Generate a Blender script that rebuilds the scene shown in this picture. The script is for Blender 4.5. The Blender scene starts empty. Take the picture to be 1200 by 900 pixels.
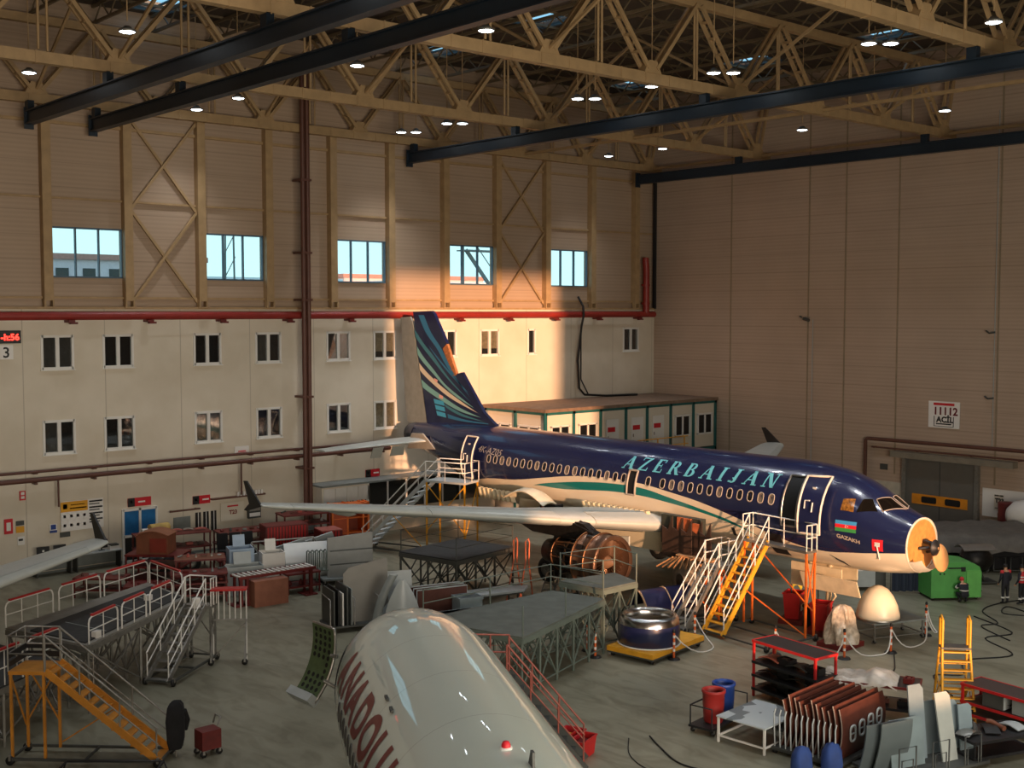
import bpy, bmesh, math, random
from mathutils import Vector, Matrix, Euler
random.seed(7)
sc = bpy.context.scene
COL = sc.collection
R_ = math.radians

# ------------------------------------------------------------------ camera
cd = bpy.data.cameras.new('camera'); cam = bpy.data.objects.new('camera', cd); COL.objects.link(cam)
cd.sensor_width = 36; cd.lens = 1410.15/1200*36; cd.clip_end = 600
cam.location = (0, 0, 12.85)
cam.rotation_euler = (math.pi/2-0.06072, 0, 0.85232-math.pi/2)
sc.camera = cam

# ------------------------------------------------------------------ light and exposure
sc.view_settings.view_transform = 'Standard'; sc.view_settings.look = 'None'
sc.view_settings.gamma = 1; sc.view_settings.use_curve_mapping = False
sc.view_settings.exposure = 0.13
SUN_DIR = Vector((0.37, 1.0, -0.079)).normalized()
sd = bpy.data.lights.new('sun', 'SUN'); sd.energy = 6.2; sd.color = (1.0, 0.54, 0.30); sd.angle = R_(1.2)
sun = bpy.data.objects.new('sun', sd); COL.objects.link(sun)
sun.rotation_euler = SUN_DIR.to_track_quat('-Z', 'Y').to_euler(); sun.location = (0, -20, 40)
w = bpy.data.worlds.new('evening_sky'); sc.world = w; w.use_nodes = True
nt = w.node_tree; bg = nt.nodes['Background']
tc = nt.nodes.new('ShaderNodeTexCoord'); sx = nt.nodes.new('ShaderNodeSeparateXYZ'); cr = nt.nodes.new('ShaderNodeValToRGB')
nt.links.new(tc.outputs['Generated'], sx.inputs[0]); nt.links.new(sx.outputs['Z'], cr.inputs[0]); nt.links.new(cr.outputs[0], bg.inputs[0])
cr.color_ramp.elements[0].position = 0.0; cr.color_ramp.elements[0].color = (0.68, 1.08, 1.10, 1)
cr.color_ramp.elements[1].position = 0.5; cr.color_ramp.elements[1].color = (0.34, 0.62, 0.90, 1)
bg.inputs[1].default_value = 1.15
def portal(loc, rot, sx_, sy_):
    l = bpy.data.lights.new('daylight_opening', 'AREA'); l.shape = 'RECTANGLE'; l.size = sx_; l.size_y = sy_
    l.cycles.is_portal = True
    o = bpy.data.objects.new('daylight_opening', l); COL.objects.link(o); o.location = loc; o.rotation_euler = rot
portal((23.9, -8.0, 12.8), (R_(90), 0, 0), 13.4, 25.4)
# unseen warm fill light added just inside the front wall, standing for door daylight
al = bpy.data.lights.new('front_fill_light', 'AREA'); al.shape = 'RECTANGLE'; al.size = 40; al.size_y = 12
al.energy = 12500; al.color = (1.0, 0.85, 0.68)
ao = bpy.data.objects.new('front_fill_light', al); COL.objects.link(ao); ao.location = (10, -7.0, 8); ao.rotation_euler = (R_(90), 0, 0)
sc.cycles.max_bounces = 8; sc.cycles.diffuse_bounces = 4; sc.cycles.glossy_bounces = 3; sc.cycles.transparent_max_bounces = 12
sc.cycles.caustics_reflective = False; sc.cycles.caustics_refractive = False
sc.cycles.sample_clamp_indirect = 6.0

# ------------------------------------------------------------------ helpers
def lin(hx):
    v = [int(hx[i:i+2], 16)/255 for i in (0, 2, 4)]
    return tuple((c/12.92 if c <= .04045 else ((c+.055)/1.055)**2.4) for c in v)+(1,)
def newmat(name):
    m = bpy.data.materials.new(name); m.use_nodes = True
    return m, m.node_tree, m.node_tree.nodes['Principled BSDF']
def M(name, hx, rough=.5, metal=0., var=.12, scale=2.5, coat=0.):
    m, t, p = newmat(name)
    p.inputs['Roughness'].default_value = rough; p.inputs['Metallic'].default_value = metal
    p.inputs['Coat Weight'].default_value = coat
    c = lin(hx)
    if var:
        n = t.nodes.new('ShaderNodeTexNoise'); n.inputs['Scale'].default_value = scale; n.inputs['Detail'].default_value = 5
        g = t.nodes.new('ShaderNodeTexCoord'); t.links.new(g.outputs['Object'], n.inputs['Vector'])
        r = t.nodes.new('ShaderNodeValToRGB'); r.color_ramp.elements[0].position = .3; r.color_ramp.elements[1].position = .7
        r.color_ramp.elements[0].color = tuple(x*(1-var) for x in c[:3])+(1,)
        r.color_ramp.elements[1].color = tuple(min(1, x*(1+var)) for x in c[:3])+(1,)
        t.links.new(n.outputs['Fac'], r.inputs[0]); t.links.new(r.outputs[0], p.inputs['Base Color'])
    else: p.inputs['Base Color'].default_value = c
    return m
def EM(name, hx, s):
    m, t, p = newmat(name)
    p.inputs['Base Color'].default_value = lin(hx); p.inputs['Emission Color'].default_value = lin(hx); p.inputs['Emission Strength'].default_value = s
    return m
def glass(name, tint=(.9, .95, 1), refl=.10):
    m = bpy.data.materials.new(name); m.use_nodes = True; t = m.node_tree; t.nodes.clear()
    o = t.nodes.new('ShaderNodeOutputMaterial'); mx = t.nodes.new('ShaderNodeMixShader'); a = t.nodes.new('ShaderNodeBsdfTransparent'); b = t.nodes.new('ShaderNodeBsdfGlossy')
    a.inputs[0].default_value = tint+(1,); b.inputs['Roughness'].default_value = .03; mx.inputs[0].default_value = refl
    t.links.new(a.outputs[0], mx.inputs[1]); t.links.new(b.outputs[0], mx.inputs[2]); t.links.new(mx.outputs[0], o.inputs[0])
    return m

class MB:
    """collects shapes; build() links them as one mesh object"""
    def __init__(s): s.v = []; s.f = []; s.m = []; s.sm = []; s.cur = 0
    def add(s, vs, fs, smooth=False):
        o = len(s.v); s.v += [tuple(p) for p in vs]
        for f in fs: s.f.append([i+o for i in f]); s.m.append(s.cur); s.sm.append(smooth)
        return s
    def mat(s, i): s.cur = i; return s
    def box(s, c, d, rz=0., rot=None):
        x, y, z = d[0]/2, d[1]/2, d[2]/2
        q = rot if rot is not None else Matrix.Rotation(rz, 3, 'Z')
        vs = [q@Vector((a*x, b*y, e*z))+Vector(c) for e in (-1, 1) for b in (-1, 1) for a in (-1, 1)]
        return s.add(vs, [(0, 2, 3, 1), (4, 5, 7, 6), (0, 1, 5, 4), (2, 6, 7, 3), (0, 4, 6, 2), (1, 3, 7, 5)])
    def bx(s, a, b): # two corners
        return s.box([(a[i]+b[i])/2 for i in range(3)], [abs(a[i]-b[i]) for i in range(3)])
    def bar(s, p, q, w, h=None, up=(0, 0, 1)):
        h = w if h is None else h; p = Vector(p); q = Vector(q); d = (q-p)
        if d.length < 1e-6: return s
        d.normalize(); u = Vector(up)
        if abs(d.dot(u)) > .98: u = Vector((0, 1, 0))
        r = d.cross(u).normalized(); u = r.cross(d)
        vs = [e+r*(a*w/2)+u*(b*h/2) for e in (p, q) for b in (-1, 1) for a in (-1, 1)]
        return s.add(vs, [(0, 2, 3, 1), (4, 5, 7, 6), (0, 1, 5, 4), (2, 6, 7, 3), (0, 4, 6, 2), (1, 3, 7, 5)])
    def tube(s, pts, r, n=8, closed=False, cap=True):
        pts = [Vector(p) for p in pts]; k = len(pts); rings = []; pr = None
        for i, p in enumerate(pts):
            a = pts[(i-1) % k] if (closed or i > 0) else p; b = pts[(i+1) % k] if (closed or i < k-1) else p
            d = (b-a).normalized()
            if pr is None:
                u = Vector((0, 0, 1)) if abs(d.z) < .9 else Vector((0, 1, 0)); pr = d.cross(u).normalized()
            else:
                pr = (pr-d*pr.dot(d)).normalized()
            u = d.cross(pr); rr = r[i] if isinstance(r, (list, tuple)) else r
            rings.append([p+pr*(rr*math.cos(t*2*math.pi/n))+u*(rr*math.sin(t*2*math.pi/n)) for t in range(n)])
        return s.loft(rings, cap, closed)
    def cyl(s, p, q, r, n=14, r2=None, cap=True): return s.tube([p, q], [r, r if r2 is None else r2], n, cap=cap)
    def loft(s, rings, cap=True, closed=False, smooth=True, open_ring=False):
        n = len(rings[0]); k = len(rings); o = [p for r in rings for p in r]; fs = []
        for i in range(k if closed else k-1):
            j = (i+1) % k
            for t in range(n-1 if open_ring else n):
                fs.append((i*n+t, i*n+(t+1) % n, j*n+(t+1) % n, j*n+t))
        s.add(o, fs, smooth)
        if cap and not closed and not open_ring:
            s.add(rings[0], [tuple(range(n))[::-1]]); s.add(rings[-1], [tuple(range(n))])
        return s
    def lathe(s, prof, c=(0, 0, 0), axis='z', n=24, rot=None):
        rings = []
        for r, h in prof:
            ring = []
            for t in range(n):
                a = t*2*math.pi/n; x, y = r*math.cos(a), r*math.sin(a)
                p = Vector((x, y, h)) if axis == 'z' else (Vector((x, h, y)) if axis == 'y' else Vector((h, x, y)))
                if rot is not None: p = rot@p
                ring.append(p+Vector(c))
            rings.append(ring)
        return s.loft(rings, False)
    def prism(s, poly, t, plane='xz', at=0., rot=None, c=(0, 0, 0)):
        def P(a, b, d):
            p = Vector((a, d, b)) if plane == 'xz' else (Vector((d, a, b)) if plane == 'yz' else Vector((a, b, d)))
            return (rot@p if rot is not None else p)+Vector(c)
        n = len(poly); vs = [P(a, b, at-t/2) for a, b in poly]+[P(a, b, at+t/2) for a, b in poly]
        return s.add(vs, [tuple(range(n)), tuple(range(2*n-1, n-1, -1))]+[(i, n+i, n+(i+1) % n, (i+1) % n) for i in range(n)])
    def sheet(s, grid, smooth=True):
        k, n = len(grid), len(grid[0])
        return s.add([p for r in grid for p in r], [(i*n+j, i*n+j+1, (i+1)*n+j+1, (i+1)*n+j) for i in range(k-1) for j in range(n-1)], smooth)
    def slab(s, grid, t, smooth=True): # a sheet with thickness along its own normals
        k, n = len(grid), len(grid[0]); G = [[Vector(p) for p in r] for r in grid]; H = []
        for i in range(k):
            H.append([])
            for j in range(n):
                du = G[min(i+1, k-1)][j]-G[max(i-1, 0)][j]; dv = G[i][min(j+1, n-1)]-G[i][max(j-1, 0)]
                H[i].append(G[i][j]+du.cross(dv).normalized()*t)
        s.sheet(G, smooth); s.sheet([r[::-1] for r in H], smooth)
        def rim(a, b): s.add([p for q in zip(a, b) for p in q], [(2*i, 2*i+1, 2*i+3, 2*i+2) for i in range(len(a)-1)])
        rim(G[0], H[0]); rim(G[-1], H[-1]); rim([r[0] for r in G], [r[0] for r in H]); rim([r[-1] for r in G], [r[-1] for r in H])
        return s
    def build(s, name, mats, parent=None, loc=None, rz=0.):
        me = bpy.data.meshes.new(name); me.from_pydata(s.v, [], s.f)
        for m in (mats if isinstance(mats, (list, tuple)) else [mats]): me.materials.append(m)
        me.polygons.foreach_set('material_index', s.m); me.polygons.foreach_set('use_smooth', s.sm)
        bm = bmesh.new(); bm.from_mesh(me); bmesh.ops.recalc_face_normals(bm, faces=bm.faces); bm.to_mesh(me); bm.free(); me.update()
        o = bpy.data.objects.new(name, me); COL.objects.link(o)
        if parent is not None: o.parent = parent
        if loc is not None: o.location = loc
        o.rotation_euler.z = rz
        return o
def tag(o, label, cat, group=None):
    o['label'] = label; o['category'] = cat
    if group: o['group'] = group
    return o
def T(name, label, cat, loc=(0, 0, 0), rz=0., group=None):
    o = bpy.data.objects.new(name, None); COL.objects.link(o); o.location = loc; o.rotation_euler.z = rz; o.empty_display_size = .3
    return tag(o, label, cat, group)
def S(o): o['kind'] = 'structure'; return o
def kids(o): return [c for c in bpy.data.objects if c.parent == o]
def copy_tree(o, parent=None):
    c = o.copy(); COL.objects.link(c)
    if parent is not None: c.parent = parent
    for ch in kids(o): copy_tree(ch, c)
    return c
def text_mesh(s, size=1., bold=0., shear=0., res=3, align='LEFT'):
    cu = bpy.data.curves.new('t', 'FONT'); cu.body = s; cu.size = size; cu.offset = bold; cu.shear = shear; cu.align_x = align; cu.resolution_u = res
    o = bpy.data.objects.new('t', cu); COL.objects.link(o); bpy.context.view_layer.update()
    me = bpy.data.meshes.new_from_object(o.evaluated_get(bpy.context.evaluated_depsgraph_get()))
    vs = [tuple(v.co) for v in me.vertices]; fs = [tuple(p.vertices) for p in me.polygons]
    bpy.data.objects.remove(o); bpy.data.curves.remove(cu); bpy.data.meshes.remove(me)
    return vs, fs
def flat_text(mb, s, size, fn, **k):
    """lettering laid on a surface: fn maps (u, v) of the text to a point"""
    vs, fs = text_mesh(s, size, **k); mb.add([fn(p[0], p[1]) for p in vs], fs)
def rrect(w_, h_, r, n=4):
    o = []
    for cx, cy, a0 in ((w_/2-r, h_/2-r, 0), (-w_/2+r, h_/2-r, 90), (-w_/2+r, -h_/2+r, 180), (w_/2-r, -h_/2+r, 270)):
        for i in range(n+1):
            a = R_(a0+90*i/n); o.append((cx+r*math.cos(a), cy+r*math.sin(a)))
    return o
def lerp(a, b, t): return tuple(a[i]+(b[i]-a[i])*t for i in range(len(a)))
def interp(tab, x, k):
    if x <= tab[0][0]: return tab[0][k]
    for a, b in zip(tab, tab[1:]):
        if x <= b[0]: return a[k]+(b[k]-a[k])*(x-a[0])/(b[0]-a[0])
    return tab[-1][k]
ORD = ['nearest', 'second', 'third', 'fourth', 'fifth', 'sixth', 'seventh', 'eighth', 'ninth', 'tenth', 'eleventh', 'twelfth']

# ------------------------------------------------------------------ materials
cream = M('cream_steel', 'A48862', .55); wcream = M('office_panel', 'D8CFBE', .6, var=.03, scale=.4)
white = M('white_paint', 'DCDAD4', .4, var=.04); pvc = M('white_pvc', 'E2E0DA', .4, var=0)
gal = M('galvanised_steel', '8E8C86', .45, .6, .15, 6); dgrey = M('dark_grey_steel', '4B4D4A', .55, .3)
gpaint = M('grey_green_paint', '5F6A62', .55); black = M('black_rubber', '141414', .6, var=.2); blackp = M('black_paint', '1B1B1D', .5)
crane = M('dark_blue_crane_paint', '14222E', .45); red = M('red_paint', 'B01E1E', .45); dred = M('dark_red_paint', '641B18', .5, var=.25)
rpipe = M('red_oxide_pipe', '8C2A22', .45); bpipe = M('brown_pipe', '5E3A2E', .5); yel = M('yellow_paint', 'D89A25', .5, var=.15); orange = M('orange_paint', 'D2641E', .55)
dark = M('dark_interior', '0C0C0D', .7, var=0); deckm = M('black_deck_mat', '2A2B2B', .75, var=.3, scale=4); gdeck = M('grey_deck_plate', '5D635C', .6, var=.2, scale=2)  # dark_interior: unlit depth of openings and holes put into the colour
wood = M('brown_board', '74442E', .6, var=.2); brownp = M('brown_panel', '552C21', .5, var=.25); steel = M('bright_steel', 'B9B9B8', .22, 1., .06); alu = M('bare_aluminium', 'A9A6A0', .35, .9, .1)
blue = M('blue_plastic', '1C3C86', .45); green = M('green_paint', '4E9A4A', .5, var=.08); lgrey = M('light_grey_panel', 'A9B0B0', .5, var=.08); primer = M('grey_primer', '7D8381', .55, var=.12)
teal = M('teal_paint', '1F5E5C', .5); film = M('clear_plastic_film', 'B8AFA2', .25, var=.2); cloth = M('black_cloth', '17171A', .9, var=.3); navy = M('navy_cloth', '1A1D2B', .9)
skin = M('skin', 'B98A6C', .5, var=0); signred = M('sign_red', 'C81E2A', .5, var=0); signwhite = M('sign_white', 'E6E3DE', .5, var=0); signblack = M('sign_black', '161616', .5, var=0); signyel = M('sign_yellow', 'E2A11E', .5, var=0)
gl_win = glass('window_glass', (.97, 1, 1), .06); gl_dark = M('dark_glass', '17191B', .06, var=0); curtain = M('curtain_cloth', 'B79E78', .8, var=.25, scale=6); curtg = M('grey_blind', '5B564E', .8, var=.2, scale=5)
# ------------------------------------------------------------------ the hall
YW, XW = 58.8, 65.05
def siding(name, hx, axis, rib=.22, panel=1.18, seam=None):
    """ribbed sandwich panels: fine horizontal ribs shaded in colour and a joint every panel height"""
    m, t, p = newmat(name); p.inputs['Roughness'].default_value = .6
    g = t.nodes.new('ShaderNodeTexCoord'); s = t.nodes.new('ShaderNodeSeparateXYZ'); t.links.new(g.outputs['Object'], s.inputs[0])
    def math_(op, a, b=None, c=None):
        n = t.nodes.new('ShaderNodeMath'); n.operation = op
        for i, v in enumerate((a, b, c)):
            if v is None: continue
            if isinstance(v, (int, float)): n.inputs[i].default_value = v
            else: t.links.new(v, n.inputs[i])
        return n.outputs[0]
    z = s.outputs['Z']
    ribs = math_('SINE', math_('MULTIPLY', z, 2*math.pi/rib))  # panels stay flat: light and shade of the ribs go into the colour
    joint = math_('LESS_THAN', math_('FRACT', math_('DIVIDE', z, panel)), .035)
    dirt = t.nodes.new('ShaderNodeTexNoise'); dirt.inputs['Scale'].default_value = .35; dirt.inputs['Detail'].default_value = 6; t.links.new(g.outputs['Object'], dirt.inputs['Vector'])
    k = math_('ADD', math_('MULTIPLY', ribs, .05), math_('MULTIPLY_ADD', dirt.outputs['Fac'], .22, .87))
    k = math_('SUBTRACT', k, math_('MULTIPLY', joint, .20))
    mx = t.nodes.new('ShaderNodeMix'); mx.data_type = 'RGBA'; mx.blend_type = 'MULTIPLY'; mx.inputs[0].default_value = 1
    mx.inputs['A'].default_value = lin(hx); cmb = t.nodes.new('ShaderNodeCombineColor')
    for i in range(3): t.links.new(k, cmb.inputs[i])
    t.links.new(cmb.outputs[0], mx.inputs['B']); t.links.new(mx.outputs['Result'], p.inputs['Base Color'])
    return m
m_side = siding('beige_ribbed_siding', 'AA937D', 'x'); m_side2 = siding('taupe_ribbed_siding', 'B09A87', 'y')
m_roof = M('dark_roof_sheet', '463D35', .7, var=.2, scale=.6)
fm, ft, fp = newmat('polished_concrete'); fp.inputs['Roughness'].default_value = .42
g_ = ft.nodes.new('ShaderNodeTexCoord'); n1 = ft.nodes.new('ShaderNodeTexNoise'); n1.inputs['Scale'].default_value = .22; n1.inputs['Detail'].default_value = 9; n1.inputs['Roughness'].default_value = .62
n2 = ft.nodes.new('ShaderNodeTexNoise'); n2.inputs['Scale'].default_value = 1.6; n2.inputs['Detail'].default_value = 6; n2.inputs['Distortion'].default_value = 1.2
mp = ft.nodes.new('ShaderNodeMapping'); mp.inputs['Rotation'].default_value = (0, 0, .5); mp.inputs['Scale'].default_value = (1, .35, 1)
ft.links.new(g_.outputs['Object'], n1.inputs['Vector']); ft.links.new(g_.outputs['Object'], mp.inputs[0]); ft.links.new(mp.outputs[0], n2.inputs['Vector'])
r1 = ft.nodes.new('ShaderNodeValToRGB'); r1.color_ramp.elements[0].position = .32; r1.color_ramp.elements[0].color = lin('72705E'); r1.color_ramp.elements[1].position = .7; r1.color_ramp.elements[1].color = lin('908D7A')
r2 = ft.nodes.new('ShaderNodeValToRGB'); r2.color_ramp.elements[0].position = .34; r2.color_ramp.elements[0].color = (.62, .60, .56, 1); r2.color_ramp.elements[1].position = .56; r2.color_ramp.elements[1].color = (1, 1, 1, 1)
mx = ft.nodes.new('ShaderNodeMix'); mx.data_type = 'RGBA'; mx.blend_type = 'MULTIPLY'; mx.inputs[0].default_value = .8
ft.links.new(n1.outputs['Fac'], r1.inputs[0]); ft.links.new(n2.outputs['Fac'], r2.inputs[0]); ft.links.new(r1.outputs[0], mx.inputs['A']); ft.links.new(r2.outputs[0], mx.inputs['B']); ft.links.new(mx.outputs['Result'], fp.inputs['Base Color'])

S(MB().bx((-35, -8.3, -.3), (XW+.3, YW+.6, 0)).build('floor', fm))
# upper part of the back wall, with five openings for its strip windows
WU = [(21.86, 25.37), (29.85, 33.38), (38.0, 41.55), (46.2, 49.95), (54.72, 58.4)]; WZ0, WZ1 = 14.52, 16.92
b = MB(); x = -35
for a, c in WU+[(XW+.3, XW+.3)]:
    b.bx((x, YW+.25, 12.55), (a, YW+.5, 28.6))
    if c > a: b.bx((a, YW+.25, 12.55), (c, YW+.5, WZ0)); b.bx((a, YW+.25, WZ1), (c, YW+.5, 28.6))
    x = c
S(b.build('wall_back_upper', m_side))
# office block front below the red pipe
LW = []
for px0, z0, cols in ((0, 10.05, [21.94, 25.0, 29.9, 33.55, 38.1, 41.35, 46.0, 49.5, 53.1, 62.6]), (1, 5.9, [21.94, 25.0, 29.9, 33.55, 38.1, 41.35])):
    for i, xc in enumerate(cols): LW.append((xc, z0, (.62 if (px0 == 0 and i == 8) else 1.5), 1.56, px0, i))
m_off, ot, op = newmat('cream_office_wall'); op.inputs['Roughness'].default_value = .55
og = ot.nodes.new('ShaderNodeTexCoord'); osx = ot.nodes.new('ShaderNodeSeparateXYZ'); ot.links.new(og.outputs['Object'], osx.inputs[0])
od = ot.nodes.new('ShaderNodeMath'); od.operation = 'DIVIDE'; od.inputs[1].default_value = 4.05; ot.links.new(osx.outputs['X'], od.inputs[0])
of = ot.nodes.new('ShaderNodeMath'); of.operation = 'FRACT'; ot.links.new(od.outputs[0], of.inputs[0])
ol = ot.nodes.new('ShaderNodeMath'); ol.operation = 'LESS_THAN'; ol.inputs[1].default_value = .012; ot.links.new(of.outputs[0], ol.inputs[0])
on = ot.nodes.new('ShaderNodeTexNoise'); on.inputs['Scale'].default_value = .5; on.inputs['Detail'].default_value = 6; ot.links.new(og.outputs['Object'], on.inputs['Vector'])
orr = ot.nodes.new('ShaderNodeValToRGB'); orr.color_ramp.elements[0].position = .35; orr.color_ramp.elements[0].color = lin('CFC4B0'); orr.color_ramp.elements[1].position = .65; orr.color_ramp.elements[1].color = lin('DAD0BE')
omx = ot.nodes.new('ShaderNodeMix'); omx.data_type = 'RGBA'; ot.links.new(ol.outputs[0], omx.inputs[0]); ot.links.new(on.outputs['Fac'], orr.inputs[0]); ot.links.new(orr.outputs[0], omx.inputs['A']); omx.inputs['B'].default_value = lin('B9AE9B')
ot.links.new(omx.outputs['Result'], op.inputs['Base Color'])
b = MB()
def wall_with_holes(b, x0, x1, z0, z1, y0, y1, holes):
    xs = sorted({x0, x1, *[h[0] for h in holes], *[h[1] for h in holes]}); zs = sorted({z0, z1, *[h[2] for h in holes], *[h[3] for h in holes]})
    for i in range(len(xs)-1):
        run = None
        for j in range(len(zs)-1):
            cx, cz = (xs[i]+xs[i+1])/2, (zs[j]+zs[j+1])/2
            solid = not any(h[0] < cx < h[1] and h[2] < cz < h[3] for h in holes)
            if solid and run is None: run = zs[j]
            if not solid and run is not None: b.bx((xs[i], y0, run), (xs[i+1], y1, zs[j])); run = None
        if run is not None: b.bx((xs[i], y0, run), (xs[i+1], y1, z1))
wall_with_holes(b, -35, XW+.3, 0, 12.95, YW, YW+.25, [(x-w_/2, x+w_/2, z, z+h_) for x, z, w_, h_, _, _ in LW])
S(b.build('wall_back', m_off))
S(MB().bx((XW, -8.3, 0), (XW+.35, YW+.6, 28.6)).build('wall_right', m_side2))
S(MB().bx((-35.3, -8.3, 0), (-35, YW+.6, 28.6)).build('wall_left', m_side2))
b = MB(); b.bx((-35, -8.3, 0), (17.1, -8, 28.6)); b.bx((30.8, -8.3, 0), (XW+.35, -8, 28.6)); b.bx((17.1, -8.3, 20.3), (30.8, -8, 28.6)); b.bx((17.1, -8.3, 0), (30.8, -8, 3.75))  # unseen; opening shaped to bound the sunbeam, low sill added to shade the foreground
S(b.build('wall_front', m_side2))
S(MB().bx((-35, YW-.004, 0), (XW, YW+.02, .12)).build('baseboard_back', primer))
S(MB().bx((-35, YW-.12, 12.93), (XW, YW+.25, 13.05)).build('trim_ledge', cream))
# roof sheet with rectangular skylights
SKY = [(26.8, 57.0), (43.3, 46.8), (43.6, 56.3), (59.6, 46.0), (59.6, 55.7), (59.4, 36.8), (43.0, 36.9), (26.8, 46.8), (26.8, 36.9), (43.3, 26.8), (59.4, 26.8), (26.8, 26.8)]
b = MB()
def roof(b):
    holes = [(x-1.1, x+1.1, y-1.5, y+1.5) for x, y in SKY]
    xs = sorted({-35, XW+.3, *[h[0] for h in holes], *[h[1] for h in holes]})
    for i in range(len(xs)-1):
        cx = (xs[i]+xs[i+1])/2; cuts = sorted([(h[2], h[3]) for h in holes if h[0] < cx < h[1]]); y = -8.3
        while cuts:
            a, c = cuts.pop(0)
            if a > y: b.bx((xs[i], y, 27.9), (xs[i+1], a, 28.3))
            y = max(y, c)
        if y < YW+.5: b.bx((xs[i], y, 27.9), (xs[i+1], YW+.5, 28.3))
roof(b); S(b.build('ceiling', m_roof))
m_sky = M('skylight_sheet', 'D6E6EE', .4, var=0); m_sky.node_tree.nodes['Principled BSDF'].inputs['Transmission Weight'].default_value = .9
for i, (x, y) in enumerate(SKY):
    o = S(MB().bx((x-1.1, y-1.5, 28.0), (x+1.1, y+1.5, 28.03)).build('window_skylight_%d' % (i+1), glass('skylight_glass', (.75, .85, .92), .06) if i == 0 else bpy.data.materials['skylight_glass']))
    f = MB()
    for k in (-1.1, 0, 1.1): f.bar((x+k, y-1.5, 27.98), (x+k, y+1.5, 27.98), .09)
    for k in (-1.5, 1.5): f.bar((x-1.1, y+k, 27.98), (x+1.1, y+k, 27.98), .09)
    f.build('frame', dgrey, o)
# strip windows in the upper wall
m_frame = M('blue_grey_aluminium', '4E6474', .5, var=0)
for i, (a, c) in enumerate(WU):
    f = MB(); y = YW+.22
    for xx in (a, a+(c-a)/3, a+(c-a)*2/3, c): f.bx((xx-.03, y-.06, WZ0), (xx+.03, y+.12, WZ1))
    for z in (WZ0, WZ1): f.bx((a-.04, y-.06, z-.04), (c+.04, y+.12, z+.04))
    o = S(f.build('window_%d' % (i+1), m_frame))
    MB().bx((a, y+.02, WZ0), (c, y+.05, WZ1)).build('pane', gl_win, o)
# office windows: white frame, two leaves, blind or curtain behind
for n, (x, z, w_, h_, row, i) in enumerate(LW):
    f = MB(); y = YW
    for xx in (x-w_/2, x+w_/2): f.bx((xx-.06, y-.05, z-.06), (xx+.06, y+.10, z+h_+.06))
    for zz in (z, z+h_): f.bx((x-w_/2, y-.05, zz-.06), (x+w_/2, y+.10, zz+.06))
    if w_ > 1: f.bx((x-.09, y-.04, z), (x+.09, y+.08, z+h_))
    f.bx((x-w_/2-.1, y-.12, z-.11), (x+w_/2+.1, y, z-.06))
    o = S(f.build('window_%d' % (n+6), pvc))
    k = (i+row*3) % 5
    for sgn in ((-1, 1) if w_ > 1 else (0,)):
        xc = x+sgn*w_/4; wl = w_/2-.13 if w_ > 1 else w_-.12
        lit = i in (5, 7) or (row == 1 and i == 5)
        drawn = lit or (k == 0) or (k == 3 and sgn < 0)
        MB().bx((xc-wl/2, y+.03, z+.05), (xc+wl/2, y+.05, z+h_-.05)).build('pane', glass('office_glass', (.8, .83, .85), .09) if 'office_glass' not in bpy.data.materials else bpy.data.materials['office_glass'], o)
        zb = z+.05+(.35 if (lit and row == 0) else 0)
        if drawn:
            gz = [[(xc-wl/2+wl*t/8, y+.12+.03*math.sin(t*2.2), zz) for t in range(9)] for zz in (zb, z+h_-.05)]
            MB().slab(gz, .01).build('curtain', curtain if lit else curtg, o)
    MB().bx((x-w_/2-.1, y+.24, z-.1), (x+w_/2+.1, y+.25, z+h_+.1)).build('room_behind', M('dim_room', '2A2622', .8, var=.4, scale=3) if 'dim_room' not in bpy.data.materials else bpy.data.materials['dim_room'], o)  # thin dark sheet; the room's dimness is put into its colour
# columns of the upper wall with their shoes, X bracing, horizontal rails
CX = [17.5, 21.55, 25.62, 29.64, 33.66, 37.8, 41.85, 45.96, 50.18, 54.49, 58.72, 63.08]
for i, x in enumerate(CX):
    b = MB(); b.bx((x-.22, YW-.18, 13.35), (x+.22, YW+.26, 22.8)); b.bx((x-.28, YW-.22, 13.0), (x+.28, YW+.2, 13.06))
    for k in (-.2, .2): b.bx((x+k-.04, YW-.2, 13.05), (x+k+.04, YW+.1, 13.4))
    S(b.build('trim_column_%d' % (i+1), cream))
def trim(name, b, m): return S(b.build(name, m))
n = 0
for a, c in ((25.62, 29.64), (50.18, 54.49)):
    for z0, z1 in ((13.3, 18.0), (18.0, 22.6)):
        b = MB(); b.bar((a+.2, YW+.05, z0), (c-.2, YW+.05, z1), .14, .14); b.bar((a+.2, YW+.12, z1), (c-.2, YW+.12, z0), .14, .14); n += 1
        trim('trim_brace_%d' % n, b, cream)
for i, z in enumerate((18.35, 13.5)): trim('trim_rail_%d' % (i+1), MB().bx((-35, YW+.1, z-.05), (XW, YW+.26, z+.05)), cream)
trim('trim_rail_3', MB().bx((-35, YW+.1, 21.9), (XW, YW+.26, 22.05)), cream)
# right wall: vertical joint strips
for i, y in enumerate((51.84, 45.6, 42.9, 39.24, 32.93)):
    trim('trim_joint_%d' % (i+1), MB().bx((XW-.02, y-.05, 3), (XW+.02, y+.05, 28)), M('joint_strip', '8E7D66', .6) if i == 0 else bpy.data.materials['joint_strip'])
trim('trim_corner', MB().bx((XW-.2, YW-.2, 13), (XW, YW, 22.5)), blackp)

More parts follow.
